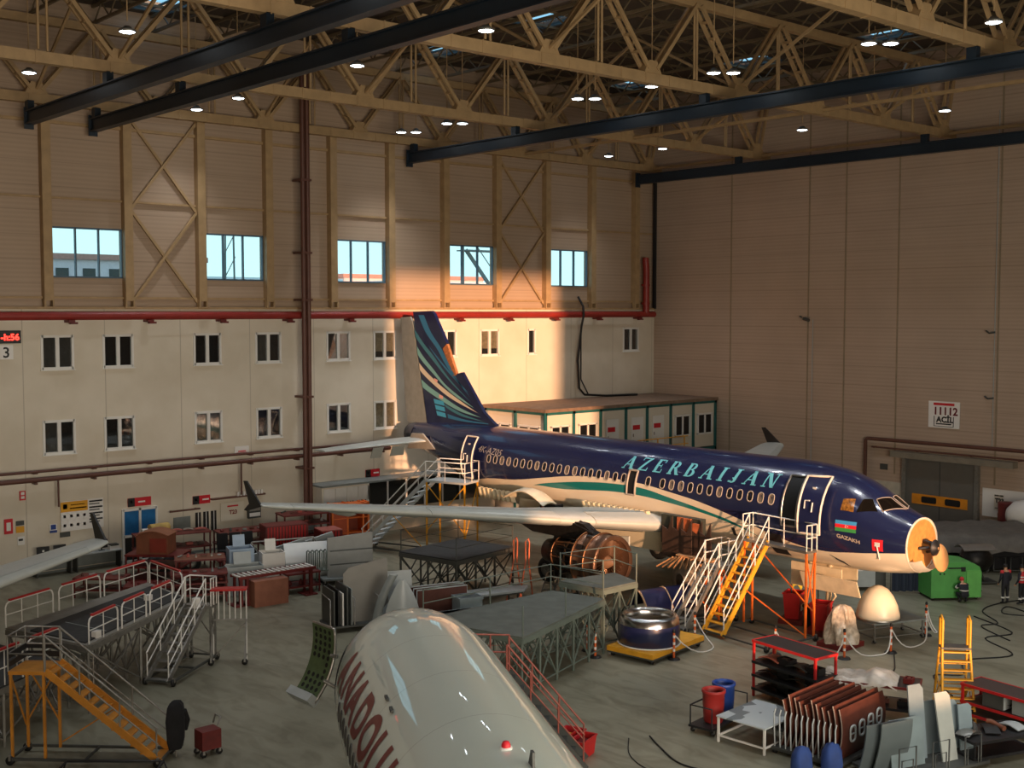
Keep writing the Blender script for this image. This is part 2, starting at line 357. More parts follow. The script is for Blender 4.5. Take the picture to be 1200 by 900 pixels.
# ------------------------------------------------------------------ roof steel
TY = [(58.35, 'against the back wall'), (48.9, 'second from the back wall'), (35.9, 'third from the back wall'), (23.0, 'nearest of all to the camera')]
ZB, ZT = 22.9, 26.6
NX = [14.9+6.1*i for i in range(9)]
for y, where in TY:
    t = T('roof_truss', 'cream steel roof truss with V-shaped web, %s' % where, 'truss', (0, y, ZB), 0, 'cream roof trusses')
    b = MB(); b.bx((-30, -.2, -.23), (XW, .2, .23))
    xx = -28.
    while xx < 64: b.bx((xx-.03, -.22, -.25), (xx+.03, .22, .25)); xx += 1.52
    b.build('bottom_chord', cream, t)
    MB().bx((-30, -.18, ZT-ZB-.2), (XW, .18, ZT-ZB+.2)).build('top_chord', cream, t)
    for i, x in enumerate([2.7, 8.8]+NX):
        g = MB(); g.prism([(x-.55, .2), (x+.55, .2), (x+.25, .75), (x-.25, .75)], .46); g.build('gusset', cream, t)
        for k in (-1, 1):
            d = MB(); p = Vector((x+k*.25, 0, .4)); q = Vector((min(x+k*2.9, 64.8), 0, ZT-ZB-.1))
            for e in (-.2, .2): d.bar(p+Vector((0, e, 0)), q+Vector((0, e, 0)), .13, .17)
            if k < 0:
                for s_ in (.2, .4, .6, .8): d.bar(p.lerp(q, s_)+Vector((0, -.2, 0)), p.lerp(q, s_)+Vector((0, .2, 0)), .25, .08)
            d.build('diagonal', cream, t)
        for e in (-.55, .55): MB().cyl((x+3.05+e*.4, e*.2, .3), (x+3.05+e*.4, e*.2, ZT-ZB), .06, 6).build('hanger', cream, t)
# secondary lattice joists along the hall
JX = [14.9+3.05*i for i in range(17)]
for i, x in enumerate(JX):
    b = MB(); b.bar((x, -6, 26.95), (x, YW, 26.95), .12, .14); b.bar((x, -6, 27.75), (x, YW, 27.75), .12, .14)
    y = 10.
    while y < YW-1: b.bar((x, y, 26.95), (x, y+.9, 27.75), .06); b.bar((x, y+.9, 27.75), (x, y+1.8, 26.95), .06); y += 1.8
    trim('trim_joist_%d' % (i+1), b, M('dark_cream_steel', '75664F', .6) if i == 0 else bpy.data.materials['dark_cream_steel'])
for i in range(22):
    y = 9+2.4*i; trim('trim_purlin_%d' % (i+1), MB().bar((5, y, 27.85), (XW, y, 27.85), .1, .12), bpy.data.materials['dark_cream_steel'])
b = MB()
for i, x in enumerate(NX):
    for (y0, _), (y1, _) in zip(TY, TY[1:]):
        pass
for i, (x, ya, yb) in enumerate([(x, a, c) for x in (21.0, 33.2, 45.4, 57.6) for a, c in ((23.0, 35.9), (35.9, 48.9), (48.9, 58.35))]):
    trim('trim_sway_brace_%d' % (i+1), MB().bar((x, ya, ZB+.3), (x+.1, (ya+yb)/2, ZT), .12).bar((x, yb, ZB+.3), (x+.1, (ya+yb)/2, ZT), .12), cream)
for i, (x, ya, yb) in enumerate([(x, a, c) for x in (52., 64.2) for a, c in ((23.0, 35.9), (35.9, 48.9), (48.9, 58.35))]):
    trim('trim_tie_%d' % (i+1), MB().bar((x, ya, ZB), (x, yb, ZB), .16), cream)
# travelling-crane girders, hung from the trusses and running towards the back wall
for x, ye, lab in ((20.6, 58.1, 'dark blue steel crane girder, leftmost of the pair at upper left'), (23.8, 58.4, 'dark blue steel crane girder, right one of the pair at upper left'),
                   (43.0, 58.4, 'dark blue crane girder crossing under the trusses above the blue aircraft'), (62.0, 57.6, 'near-black crane girder running along the top of the right wall')):
    t = T('crane_girder', lab, 'crane girder', (x, 0, 0), 0, 'dark crane girders')
    b = MB(); b.bx((-.08, 8, 21.65), (.08, ye, 22.2)); b.bx((-.2, 8, 21.6), (.2, ye, 21.66)); b.bx((-.2, 8, 22.18), (.2, ye, 22.24)); b.build('beam', crane, t)
    MB().bx((-.22, ye, 21.4), (.22, ye+.08, 22.4)).build('end_plate', crane, t)
    for y, _ in TY[1:] + ([(58.0, '')] if ye > 58 else []): MB().bx((-.15, y-.2, 22.2), (.15, y+.2, 22.7)).build('hanger_clamp', crane, t)
# high-bay lamps
lamp_on = EM('lamp_glow', 'E9F6FF', 14.0)
def lamp(x, y, z, label):
    t = T('high_bay_lamp', label, 'ceiling lamp', (x, y, z), 0, 'high-bay lamps under the roof')
    MB().lathe([(0, .22), (.1, .22), (.2, .12), (.31, .08), (.32, .0), (.28, .0)], n=16).build('housing', gal, t)
    MB().lathe([(0, -.03), (.2, -.02), (.28, 0.01)], n=16).build('lens', lamp_on, t)
    MB().cyl((0, 0, .4), (0, 0, 27.92-z), .025, 6).build('suspension_rod', cream, t)
    l = bpy.data.lights.new('lamp_light', 'SPOT'); l.energy = LAMP_W; l.color = (.95, .97, 1.0); l.spot_size = R_(95); l.spot_blend = 1.0; l.shadow_soft_size = .28
    o = bpy.data.objects.new('lamp_light', l); COL.objects.link(o); o.parent = t; o.location = (0, 0, -.06)
LAMP_W = 1400
rows = [(18.7, 'leftmost row', [10.0, 21.0, 32.0, 42.6, 52.6]), (28.4, 'second row from left', [10.0, 17.0, 25.4, 33.9, 42.2, 52.3, 56.6]), (41.0, 'third row from left', [9.0, 15.0, 21.2, 25.7, 33.2, 37.3, 41.5, 51.6, 55.8]), (9.0, 'added row outside left edge', [14.0, 26.0, 38.0]), (57.1, 'row beside the right wall', [20.0, 32.0, 36.1, 40.6, 51.0, 55.7])]  # row outside left edge and the foremost lamps: unseen, added to brighten the foreground
for x, nm, ys in rows:
    for i, y in enumerate(ys):
        twin = x == 41.0 and y not in (21.2, 37.3)
        for e in ((-.42, .42) if twin else (0,)):
            j = len(ys)-1-i; where = 'nearest the back wall' if j == 0 else ORD[j]+' from the back wall'
            side = (' left half of' if e < 0 else ' right half of') if twin else ''
            lamp(x+e*.74, y-e*.66, 22.95, 'ceiling lamp,%s the %s %s, %s' % (side, 'pair' if twin else 'one', where, nm))
# ------------------------------------------------------------------ aircraft (local frame: nose tip at the origin, +y towards the tail, +x port)
PROF = [(0, 3.0, 3.0, .02), (.15, 3.42, 2.6, .42), (.6, 3.86, 2.26, .85), (1.2, 4.2, 2.03, 1.17), (1.9, 4.48, 1.9, 1.4), (2.6, 4.9, 1.82, 1.58), (3.3, 5.29, 1.77, 1.71), (4.2, 5.6, 1.74, 1.83), (5.2, 5.78, 1.73, 1.92), (6.5, 5.87, 1.73, 1.975), (8, 5.87, 1.73, 1.975), (21.5, 5.87, 1.73, 1.975), (24, 5.87, 1.95, 1.93), (26, 5.86, 2.33, 1.8), (28, 5.82, 2.85, 1.55), (30, 5.75, 3.45, 1.2), (31.5, 5.67, 3.87, .9), (32.8, 5.57, 4.2, .6), (33.84, 5.4, 4.5, .32)]
def prof(s): # smooth (Catmull-Rom) interpolation of the section table
    P = PROF
    for i in range(len(P)-1):
        if s <= P[i+1][0] or i == len(P)-2:
            a, b = P[i], P[i+1]; z = P[i-1] if i else a; c = P[i+2] if i < len(P)-2 else b
            t = max(0, min(1, (s-a[0])/(b[0]-a[0]))); o = []
            for k in (1, 2, 3):
                h_ = b[0]-a[0]
                m0 = (b[k]-z[k])/(b[0]-z[0])*h_ if i else (b[k]-a[k]); m1 = (c[k]-a[k])/(c[0]-a[0])*h_ if i < len(P)-2 else (b[k]-a[k])
                if abs(b[k]-a[k]) < 1e-9: m0 = m1 = 0
                o.append((2*t**3-3*t*t+1)*a[k]+(t**3-2*t*t+t)*m0+(-2*t**3+3*t*t)*b[k]+(t**3-t*t)*m1)
            return o
def fsurf(s, phi, off=0., side=-1, wk=1.0): # phi: radians up from the widest point
    t, b, w_ = prof(s); hh = (t-b)/2; w_ *= wk
    n = Vector((math.cos(phi)/w_, 0, math.sin(phi)/hh)).normalized()
    p = Vector((w_*math.cos(phi), s, (t+b)/2+hh*math.sin(phi)))+n*off
    return Vector((side*p.x, p.y, p.z))
def phi_of(s, z):
    t, b, w_ = prof(s); return math.asin(max(-1, min(1, (z-(t+b)/2)/((t-b)/2))))
def fpt(s, z, off=0., side=-1): return fsurf(s, phi_of(s, z), off, side)
def patch(mb, pts, off, side=-1, th=.02, nu=10, nv=10):
    nu = nv = 10
    """quad patch lying on the fuselage: four (s, z) corners"""
    g = []
    for i in range(nu+1):
        u = i/nu; r = []
        for j in range(nv+1):
            v = j/nv; a = lerp(pts[0], pts[1], u); c = lerp(pts[3], pts[2], u); q = lerp(a, c, v); r.append(fpt(q[0], q[1], off, side))
        g.append(r)
    s0 = len(mb.v); mb.slab(g, th if side < 0 else -th)
def pframe(mb, pts, off, side=-1, r=.035, n=6):
    loop = []
    for k in range(4):
        a, c = pts[k], pts[(k+1) % 4]
        for i in range(n): q = lerp(a, c, i/n); loop.append(fpt(q[0], q[1], off, side))
    mb.tube(loop, r, 6, True)
def fuselage(name, mat_, par, s0, s1, n=56, step=.35, wk=1.0):
    b = MB(); rings = []; s = s0
    while s < s1+1e-6:
        rings.append([fsurf(s, 0, 0) if False else (lambda t_, bo, w_: Vector((wk*w_*math.cos(a), s, (t_+bo)/2+(t_-bo)/2*math.sin(a))))(*prof(s)) for a in [2*math.pi*i/n for i in range(n)]])
        if abs(s-s1) < 1e-6: break
        s = min(s1, s+(step if s > 3 else .15))
    b.loft(rings, True); return b.build(name, mat_, par)
def airfoil(n=10, t=.12):
    up, lo = [], []
    for i in range(n+1):
        x = (1-math.cos(math.pi*i/n))/2; y = 5*t*(.2969*math.sqrt(x)-.126*x-.3516*x*x+.2843*x**3-.1036*x**4)
        up.append((x, y)); lo.append((x, -y*.75))
    return up[::-1]+lo[1:-1]
def lifting(mb, secs, th=.12, lo=0., hi=1., grow=0.):
    """secs: (x, s_leading_edge, z, chord, thickness); lo..hi chord range kept"""
    af = [(min(max(x, lo), hi), y) for x, y in airfoil(12, 1.0)]
    mb.loft([[Vector((x, s+c*a, z+c*t*b*(1+grow)-grow*.02)) for a, b in af] for x, s, z, c, t in secs], True)
def msect(secs, sg): return [(sg*x, s, z, c, t) for x, s, z, c, t in secs]
WING = [(1.2, 11.5, 2.45, 7.2, .15), (2.4, 12.1, 2.6, 6.4, .16), (6.4, 14.1, 3.02, 4.3, .17), (11.5, 16.85, 3.55, 2.9, .165), (16.9, 19.75, 4.05, 1.65, .15), (17.4, 20.2, 4.1, 1.2, .1)]
m_wing = M('wing_light_grey', 'B2B5AE', .4, var=.06); m_le = M('leading_edge_grey', 'A6A9A2', .35, var=.04)
def wing(par, sg, cut=None, fence_mat=None):
    b = MB(); lifting(b, msect(WING, sg)); o = b.build('wing', m_wing, par)
    segs = [(2.5, 5.1), (6.5, 11.4), (11.45, 16.4)]
    for a, c in segs:
        def at(x): return (sg*x, interp(WING, x, 1)-.03, interp(WING, x, 2)+.01, interp(WING, x, 3), interp(WING, x, 4)*1.06)
        d = MB(); lifting(d, [at(a), at((a+c)/2), at(c)], lo=0., hi=.16); d.build('slat', m_le, o)
    for x in (8.2, 11.0, 13.8):
        d = MB(); s = interp(WING, x, 1)+interp(WING, x, 3); z = interp(WING, x, 2)
        d.lathe([(0.02, -1.6), (.16, -1.1), (.2, -.3), (.15, .4), (.02, .95)], (sg*x, s, z-.22), 'y', 10); d.build('flap_track_fairing', m_wing, o)
    f = MB(); x = sg*17.38
    for up in (1, -.35): f.prism([(20.3, 4.08), (21.3, 4.08), (21.75, 4.08+.9*up), (21.5, 4.08+.92*up)], .07, 'yz', x)
    f.build('wingtip_fence', fence_mat or blackp, o); return o

m, t, p = newmat('navy_and_cream_livery'); p.inputs['Roughness'].default_value = .22; p.inputs['Coat Weight'].default_value = .4
g = t.nodes.new('ShaderNodeTexCoord'); sx = t.nodes.new('ShaderNodeSeparateXYZ'); t.links.new(g.outputs['Object'], sx.inputs[0])
def fcurve(tab):
    n = t.nodes.new('ShaderNodeFloatCurve'); cv = n.mapping.curves[0]
    for i, (a, b) in enumerate(tab):
        if i == 0: cv.points[0].location = (a/36, b/7)
        elif i == len(tab)-1: cv.points[-1].location = (a/36, b/7)
        else: cv.points.new(a/36, b/7)
    n.mapping.update(); d = t.nodes.new('ShaderNodeMath'); d.operation = 'DIVIDE'; d.inputs[1].default_value = 36
    t.links.new(sx.outputs['Y'], d.inputs[0]); t.links.new(d.outputs[0], n.inputs['Value'])
    e = t.nodes.new('ShaderNodeMath'); e.operation = 'MULTIPLY'; e.inputs[1].default_value = 7; t.links.new(n.outputs[0], e.inputs[0]); return e.outputs[0]
def gt(a, b):
    n = t.nodes.new('ShaderNodeMath'); n.operation = 'GREATER_THAN'; t.links.new(a, n.inputs[0]); t.links.new(b, n.inputs[1]); return n.outputs[0]
def mul(a, b):
    n = t.nodes.new('ShaderNodeMath'); n.operation = 'MULTIPLY'; t.links.new(a, n.inputs[0]); t.links.new(b, n.inputs[1]); return n.outputs[0]
def mixc(f, a, b):
    n = t.nodes.new('ShaderNodeMix'); n.data_type = 'RGBA'; t.links.new(f, n.inputs[0])
    for s_, v in (('A', a), ('B', b)):
        if isinstance(v, tuple): n.inputs[s_].default_value = v
        else: t.links.new(v, n.inputs[s_])
    return n.outputs['Result']
wt = fcurve([(0, 2.95), (1.2, 2.9), (3.0, 2.7), (4.57, 2.57), (6.08, 2.78), (7.14, 3.07), (8.62, 3.47), (10.45, 3.86), (12.11, 4.08), (13.72, 4.25), (15.41, 4.3), (16.52, 4.27), (18.2, 4.14), (20.15, 3.86), (22.3, 3.54), (24.7, 3.33), (27, 2.8), (29, 1.6), (36, 1.0)])
tu = fcurve([(0, .5), (6.6, 2.4), (8.66, 3.22), (10.46, 3.58), (12.1, 3.84), (13.8, 4.07), (15.4, 4.08), (17.2, 3.97), (19, 3.76), (20.8, 3.45), (22, 3.0), (36, .5)])
tl = fcurve([(0, .6), (6.6, 2.45), (8.66, 3.1), (10.46, 3.42), (12.1, 3.6), (13.8, 3.72), (15.4, 3.71), (17.2, 3.58), (19, 3.44), (20.8, 3.42), (22, 3.2), (36, 1.0)])
z_ = sx.outputs['Z']
c1 = mixc(mul(gt(z_, tl), gt(tu, z_)), lin('DDD0B8'), lin('15706C'))
dirt = t.nodes.new('ShaderNodeTexNoise'); dirt.inputs['Scale'].default_value = 1.2; dirt.inputs['Detail'].default_value = 6; t.links.new(g.outputs['Object'], dirt.inputs['Vector'])
navyc = t.nodes.new('ShaderNodeValToRGB'); navyc.color_ramp.elements[0].color = lin('171C3C'); navyc.color_ramp.elements[1].color = lin('1D2548'); t.links.new(dirt.outputs['Fac'], navyc.inputs[0])
t.links.new(mixc(gt(z_, wt), c1, navyc.outputs[0]), p.inputs['Base Color']); m_liv = m
m_navy = M('navy_paint', '191F42', .28, coat=.4, var=.05); m_ink = M('cyan_lettering', '62B4C4', .35, var=0); m_rim = M('window_rim', 'A3978A', .4, var=0)

DZ = .85; XA, Y0 = 41.6, 22.8
A = T('airliner', 'dark blue airliner on jacks with white belly, nose cone removed', 'aircraft', (XA, Y0, DZ))
fu = fuselage('fuselage', m_liv, A, 1.1, 33.5)
# forward pressure bulkhead, open because the nose cone is off, with the radar mount
b = MB(); rg = [fsurf(1.1, 2*math.pi*i/40, .0) for i in range(40)]; c0 = Vector((0, 1.07, 3.15))
b.loft([[c0+(p_-c0)*k-Vector((0, q, 0)) for p_ in rg] for k, q in ((1., .0), (1.01, .05), (.93, .05), (.92, .0))], False); b.build('bulkhead_rim', M('rim_white', 'D9D0BC', .4), A)
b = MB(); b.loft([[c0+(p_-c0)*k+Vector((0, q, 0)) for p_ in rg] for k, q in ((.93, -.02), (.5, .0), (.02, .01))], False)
b.build('pressure_bulkhead', M('sunlit_bulkhead_orange', 'C58A48', .55, var=.2, scale=5), A)  # low sun's orange on the bulkhead is put into this colour
b = MB(); b.tube([(.1, 1.05, 3.25), (.1, .75, 3.2), (.1, .55, 3.0)], .09, 8); b.tube([(-.25, 1.05, 3.0), (0, .75, 3.05)], .06); b.tube([(.35, 1.05, 2.8), (.1, .6, 2.95)], .06)
b.lathe([(.05, -.1), (.3, 0), (.32, .05)], (.1, .55, 3.05), 'y', 14); rad = b.build('radar_mount', blackp, A)
b = MB(); b.lathe([(0, 0), (.52, .02), (.55, .06), (.5, .1), (0, .1)], (.55, .55, 2.62), 'y', 20, Matrix.Rotation(R_(-12), 3, 'X')); b.build('radar_dish', M('dish_tan', 'C99A66', .5), A)
b = MB(); b.sheet([[c0+(fsurf(1.1, R_(-150+i*6), 0)-c0)*k+Vector((0, q, 0)) for i in range(21)] for k, q in ((1., 0), (.95, -.3), (.82, -.5))]); b.build('lower_nose_lip', M('lip_white', 'D5CDBB', .4), A)
# cabin windows, starboard
for i in range(12): pass
for s in [6.67+.533*i for i in range(12)]+[13.38]+[14.88+.533*i for i in range(19)]:
    b = MB(); ph = phi_of(s, 4.39); o_ = rrect(.3, .46, .14, 4); n_ = len(o_)
    R3 = []
    for k, off in ((1.0, -.01), (1.0, .02), (.8, .02), (.78, .004)):
        R3.append([fsurf(s+x*k, ph+z*k/2.0, off) for x, z in o_])
    b.loft(R3, False); wo = b.build('cabin_window', m_rim, A)
    b = MB(); b.add(R3[3], [tuple(range(n_))]); b.build('pane', gl_dark if (i := int(s*10)) % 3 else M('blind_pane', '6B6359', .4, var=0) if 'blind_pane' not in bpy.data.materials else bpy.data.materials['blind_pane'], wo)
# cockpit glazing
m_cock = M('cockpit_glass', '15120F', .04, var=0)
def ppatch(pts, off, side, n=8): # corners as (s, angle in degrees)
    g = []
    for i in range(n+1):
        r = []
        for j in range(n+1):
            q = lerp(lerp(pts[0], pts[1], i/n), lerp(pts[3], pts[2], i/n), j/n); r.append(fsurf(q[0], R_(q[1]), off, side))
        g.append(r)
    return g
m_litc = M('lit_cockpit_glass', '7A5527', .15, var=.6, scale=9)  # orange interior reflection is put into this pane's colour
for sd in (-1, 1):
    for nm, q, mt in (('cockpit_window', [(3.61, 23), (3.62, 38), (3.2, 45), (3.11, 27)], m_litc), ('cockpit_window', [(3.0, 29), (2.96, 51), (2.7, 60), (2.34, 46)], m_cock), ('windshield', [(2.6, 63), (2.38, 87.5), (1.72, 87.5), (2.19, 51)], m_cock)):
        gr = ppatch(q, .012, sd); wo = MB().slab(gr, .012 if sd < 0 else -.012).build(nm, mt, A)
        if nm == 'windshield': MB().tube(gr[0]+[r[-1] for r in gr[1:]]+gr[-1][::-1][1:]+[r[0] for r in gr[::-1]][1:-1], .02, 6, True).build('windshield_frame', m_rim, wo)
# doors
q = [(6.12, 3.43), (6.12, 5.36), (5.42, 5.36), (5.42, 3.43)]
b = MB(); patch(b, q, .006, -1, .01, 3, 10); do = b.build('door_opening', dark, A); b = MB(); pframe(b, q, .02, -1, .05); b.build('frame', alu, do)
def swung_door(q, off, th=.12):
    b = MB(); patch(b, q, off, -1, th, 3, 10); d = b.build('door', m_navy, A)
    b = MB(); pframe(b, q, off+.01, -1, .045); b.build('door_edge', M('door_edge_white', 'E8DCCB', .4) if 'door_edge_white' not in bpy.data.materials else bpy.data.materials['door_edge_white'], d)
    b = MB(); c = lerp(q[0], q[2], .5); b.tube([fpt(c[0]+.2, c[1]-.1, off+.05), fpt(c[0]+.2, c[1]+.15, off+.08), fpt(c[0], c[1]+.15, off+.08)], .03, 6); b.tube([fpt(c[0]-.12, c[1]-.2, off+.05), fpt(c[0]-.12, c[1]+.1, off+.06)], .03, 6); b.box(fpt(c[0], c[1]+.55, off+.01), (.02, .16, .08)); b.build('door_handle', white, d)
swung_door([(5.1, 3.38), (5.1, 5.2), (4.15, 5.2), (4.15, 3.38)], .4)
q = [(26.75, 3.5), (26.75, 5.3), (26.0, 5.3), (26.0, 3.5)]
b = MB(); patch(b, q, .006, -1, .01, 3, 10); b.build('door_opening', dark, A)
swung_door([(26.3, 3.45), (26.3, 5.15), (25.35, 5.15), (25.35, 3.45)], .45)
q = [(14.6, 3.7), (14.6, 4.78), (14.1, 4.78), (14.1, 3.7)]
b = MB(); patch(b, q, .006, -1, .01, 3, 8); eo = b.build('exit_opening', dark, A); b = MB(); pframe(b, q, .02, -1, .05); b.build('exit_frame', m_rim, eo)
q = [(6.98, 2.05), (6.98, 3.0), (6.25, 3.0), (6.25, 2.05)]
b = MB(); patch(b, q, .01, -1, .012, 3, 5); b.build('cargo_opening', dark, A)
for q in ([(8.75, 2.6), (8.75, 2.95), (8.6, 2.95), (8.6, 2.6)], [(3.9, 2.25), (4.2, 2.45), (3.7, 2.2), (3.6, 2.0)]):
    b = MB(); patch(b, q, .01, -1, .012, 2, 4); b.build('open_access_panel', dark, A)
# open electronics bay panel under the nose
b = MB(); b.slab([[Vector((-1.35+.1*i, 3.0+k*2.6, 1.55-.22*i)) for i in range(4)] for k in (0, .5, 1)], .05); b.build('open_belly_panel', M('panel_cream', 'D3C4A6', .45), A)
# lettering
def serif_letter(ch):
    Q = []
    def bx(x0, y0, x1, y1): Q.append([(x0, y0), (x1, y0), (x1, y1), (x0, y1)])
    def st(x0, y0, x1, y1, w_):
        for i in range(6):
            a, c = i/6, (i+1)/6; xa, xb = x0+(x1-x0)*a, x0+(x1-x0)*c; ya, yb = y0+(y1-y0)*a, y0+(y1-y0)*c
            Q.append([(xa-w_/2, ya), (xa+w_/2, ya), (xb+w_/2, yb), (xb-w_/2, yb)])
    def sf(x, y, w_=.34): bx(x-w_/2, y, x+w_/2, y+.07)
    def bowl(x, y0, y1, rx, w_):
        cy, ry = (y0+y1)/2, (y1-y0)/2; n = 12
        for i in range(n):
            a, c = R_(-90+180*i/n), R_(-90+180*(i+1)/n)
            Q.append([(x+rx*math.cos(a), cy+ry*math.sin(a)), (x+rx*math.cos(c), cy+ry*math.sin(c)), (x+(rx-w_)*math.cos(c), cy+(ry-.07)*math.sin(c)), (x+(rx-w_)*math.cos(a), cy+(ry-.07)*math.sin(a))])
    if ch == 'A': st(.12, 0, .48, 1, .08); st(.74, 0, .46, 1, .22); bx(.22, .3, .66, .37); sf(.12, 0, .26); sf(.76, 0, .36); wd = .92
    if ch == 'Z': bx(.05, .92, .75, 1); bx(.05, 0, .75, .08); st(.14, .04, .66, .96, .2); bx(.05, .75, .11, 1); bx(.69, 0, .75, .25); wd = .82
    if ch == 'E': st(.22, 0, .22, 1, .2); bx(.08, 0, .7, .08); bx(.08, .92, .68, 1); bx(.3, .47, .54, .54); bx(.62, .75, .68, 1); bx(.64, 0, .7, .27); bx(.5, .38, .55, .63); wd = .8
    if ch == 'R': st(.22, 0, .22, 1, .2); sf(.22, 0); bx(.08, .93, .45, 1); bowl(.4, .46, 1, .3, .19); bx(.3, .46, .42, .53); st(.78, 0, .48, .5, .22); sf(.8, 0, .24); wd = .92
    if ch == 'B': st(.22, 0, .22, 1, .2); bx(.08, 0, .42, .07); bx(.08, .93, .42, 1); bowl(.4, .5, 1, .27, .18); bowl(.4, 0, .55, .34, .2); bx(.3, .49, .42, .55); wd = .86
    if ch == 'I': st(.22, 0, .22, 1, .2); sf(.22, 0, .4); sf(.22, .93, .4); wd = .48
    if ch == 'J': st(.4, .2, .4, 1, .2); sf(.4, .93, .4); bowl(.2, -.02, .35, .3, .18); bx(.02, .02, .22, .12); wd = .66
    if ch == 'N': st(.16, 0, .16, 1, .08); st(.2, 1, .72, 0, .22); st(.76, 0, .76, 1, .08); sf(.16, 0, .3); sf(.1, .93, .24); sf(.76, .93, .3); wd = .9
    return Q, wd
b = MB(); u = 0.; H = .68; s_start, s_end = 15.12, 6.62; ws = [serif_letter(c)[1] for c in 'AZERBAIJAN']; gap = ((s_start-s_end)-sum(ws)*H*1.12)/9
for ch in 'AZERBAIJAN':
    Q, wd = serif_letter(ch)
    b = MB()
    for poly in Q:
        b.add([fsurf(s_start-u-(x+.18*(y-.5))*H*1.12, R_(29.5)+y*H/2.02, .008) for x, y in poly], [tuple(range(4))])
    u += wd*H*1.12+gap; b.build('letter', m_ink, A)
def fus_text(txt, s, z, size, mt, side=-1, **k):
    b = MB(); flat_text(b, txt, size, lambda a, c: fsurf(s+side*a, phi_of(s, z)+c/2.0, .008, side), **k); return b
fus_text('4K-AZ05', 25.55, 4.68, .52, None, shear=.2).build('registration', m_rim, A)
fus_text('GAZAKH', 3.68, 3.25, .23, None, bold=.01).build('name_lettering', m_rim, A)
b = MB()
for i, mi in enumerate((0, 1, 2)):
    b.mat(mi); zt_, zb_ = 3.93-.14*i, 3.93-.14*(i+1); patch(b, [(3.74, zt_), (2.9, zt_-.02), (2.9, zb_-.02), (3.74, zb_)], .006, -1, .004, 6, 2)
b.mat(3); c = (3.3, 3.71)
cr_ = [(c[0]+.05*math.cos(R_(a)), c[1]+.05*math.sin(R_(a))) for a in range(40, 321, 20)]+[(c[0]-.015+.038*math.cos(R_(a)), c[1]+.038*math.sin(R_(a))) for a in range(310, 49, -20)]
n_ = 15
for i in range(n_-1): b.add([fpt(x, z, .014) for x, z in (cr_[i], cr_[i+1], cr_[-2-i] if i < 13 else cr_[-1], cr_[-1-i])], [(0, 1, 2, 3)])
b.add([fpt(c[0]-.075+.026*math.cos(R_(45*i))*(1 if i % 2 else .45), c[1]+.026*math.sin(R_(45*i))*(1 if i % 2 else .45), .014) for i in range(8)], [tuple(range(8))])
b.build('flag', [M('flag_blue', '3C8CC0', .4, var=0), signred, M('flag_green', '3A8A48', .4, var=0), signwhite], A)
b = MB(); patch(b, [(2.28, 2.9), (2.28, 3.34), (1.88, 3.34), (1.88, 2.9)], .012, -1, .01, 2, 2); rc = b.build('probe_cover', signred, A)
b = MB(); b.box(fpt(2.08, 3.16, .03), (.03, .2, .16)); b.tube([fpt(2.08, 3.1, .05), fpt(2.06, 2.6, .05)], .025, 5); b.build('probe_tape', signwhite, rc)
# fin, rudder and the striped emblem
fin_poly = [(33.35, 11.95), (31.62, 12.0), (31.4, 11.85), (30.24, 10.2), (30.62, 9.9), (29.7, 8.35), (29.34, 8.5), (28.87, 8.62), (26.98, 6.5), (25.85, 5.8), (32.0, 5.5)]
b = MB(); b.prism(fin_poly, .2, 'yz', 0); finc = .104
def cat(P_, n=5):
    o = []
    for i in range(len(P_)-1):
        a, c = P_[i], P_[i+1]; z = P_[i-1] if i else a; d = P_[i+2] if i < len(P_)-2 else c
        for k in range(n):
            t_ = k/n; o.append(tuple(.5*((2*a[j])+(-z[j]+c[j])*t_+(2*z[j]-5*a[j]+4*c[j]-d[j])*t_**2+(-z[j]+3*a[j]-3*c[j]+d[j])*t_**3) for j in (0, 1)))
    return o+[P_[-1]]
STR = [(1, [(32.82, 11.76), (32.15, 10.79), (31.1, 9.87), (30.27, 8.95), (29.32, 8.14), (28.13, 7.28)], [(32.29, 11.76), (31.65, 10.8), (30.68, 9.88), (29.93, 8.96), (29.32, 8.27), (28.13, 7.28)]),
 (2, [(33.2, 10.95), (32.37, 10.18), (31.38, 9.43), (30.55, 8.69), (29.59, 7.96), (28.0, 6.96)], [(33.12, 10.5), (32.37, 9.86), (31.38, 9.12), (30.41, 8.4), (29.46, 7.78), (28.0, 6.96)]),
 (3, [(33.0, 10.0), (32.38, 9.4), (31.38, 8.66), (30.41, 7.93), (29.32, 7.39), (27.74, 6.68)], [(32.9, 9.47), (32.38, 9.05), (31.39, 8.4), (30.41, 7.76), (29.32, 7.22), (27.74, 6.68)]),
 (4, [(32.8, 9.04), (32.1, 8.54), (31.11, 7.98), (30.14, 7.51), (29.05, 7.06), (27.48, 6.45)], [(32.72, 8.6), (32.1, 8.2), (31.11, 7.68), (30.14, 7.24), (29.06, 6.88), (27.48, 6.45)]),
 (3, [(32.6, 8.09), (31.82, 7.69), (30.83, 7.31), (29.87, 6.93), (28.79, 6.58), (27.22, 6.22)], [(32.45, 7.62), (31.82, 7.36), (30.83, 7.0), (29.87, 6.68), (28.79, 6.41), (27.22, 6.22)]),
 (2, [(30.56, 6.81), (29.6, 6.53), (28.66, 6.29), (26.83, 6.0)], [(30.21, 6.57), (29.6, 6.36), (28.66, 6.16), (26.83, 6.0)]),
 (1, [(30.15, 6.24), (29.19, 6.09), (28.26, 6.0), (26.6, 5.95)], [(30.08, 6.0), (29.19, 5.93), (28.26, 5.9), (26.6, 5.9)]),
 (1, [(31.9, 10.05), (30.9, 9.3), (29.9, 8.6), (29.0, 8.0), (28.2, 7.45)], [(31.75, 9.9), (30.8, 9.1), (29.85, 8.42), (29.0, 7.9), (28.2, 7.45)])]
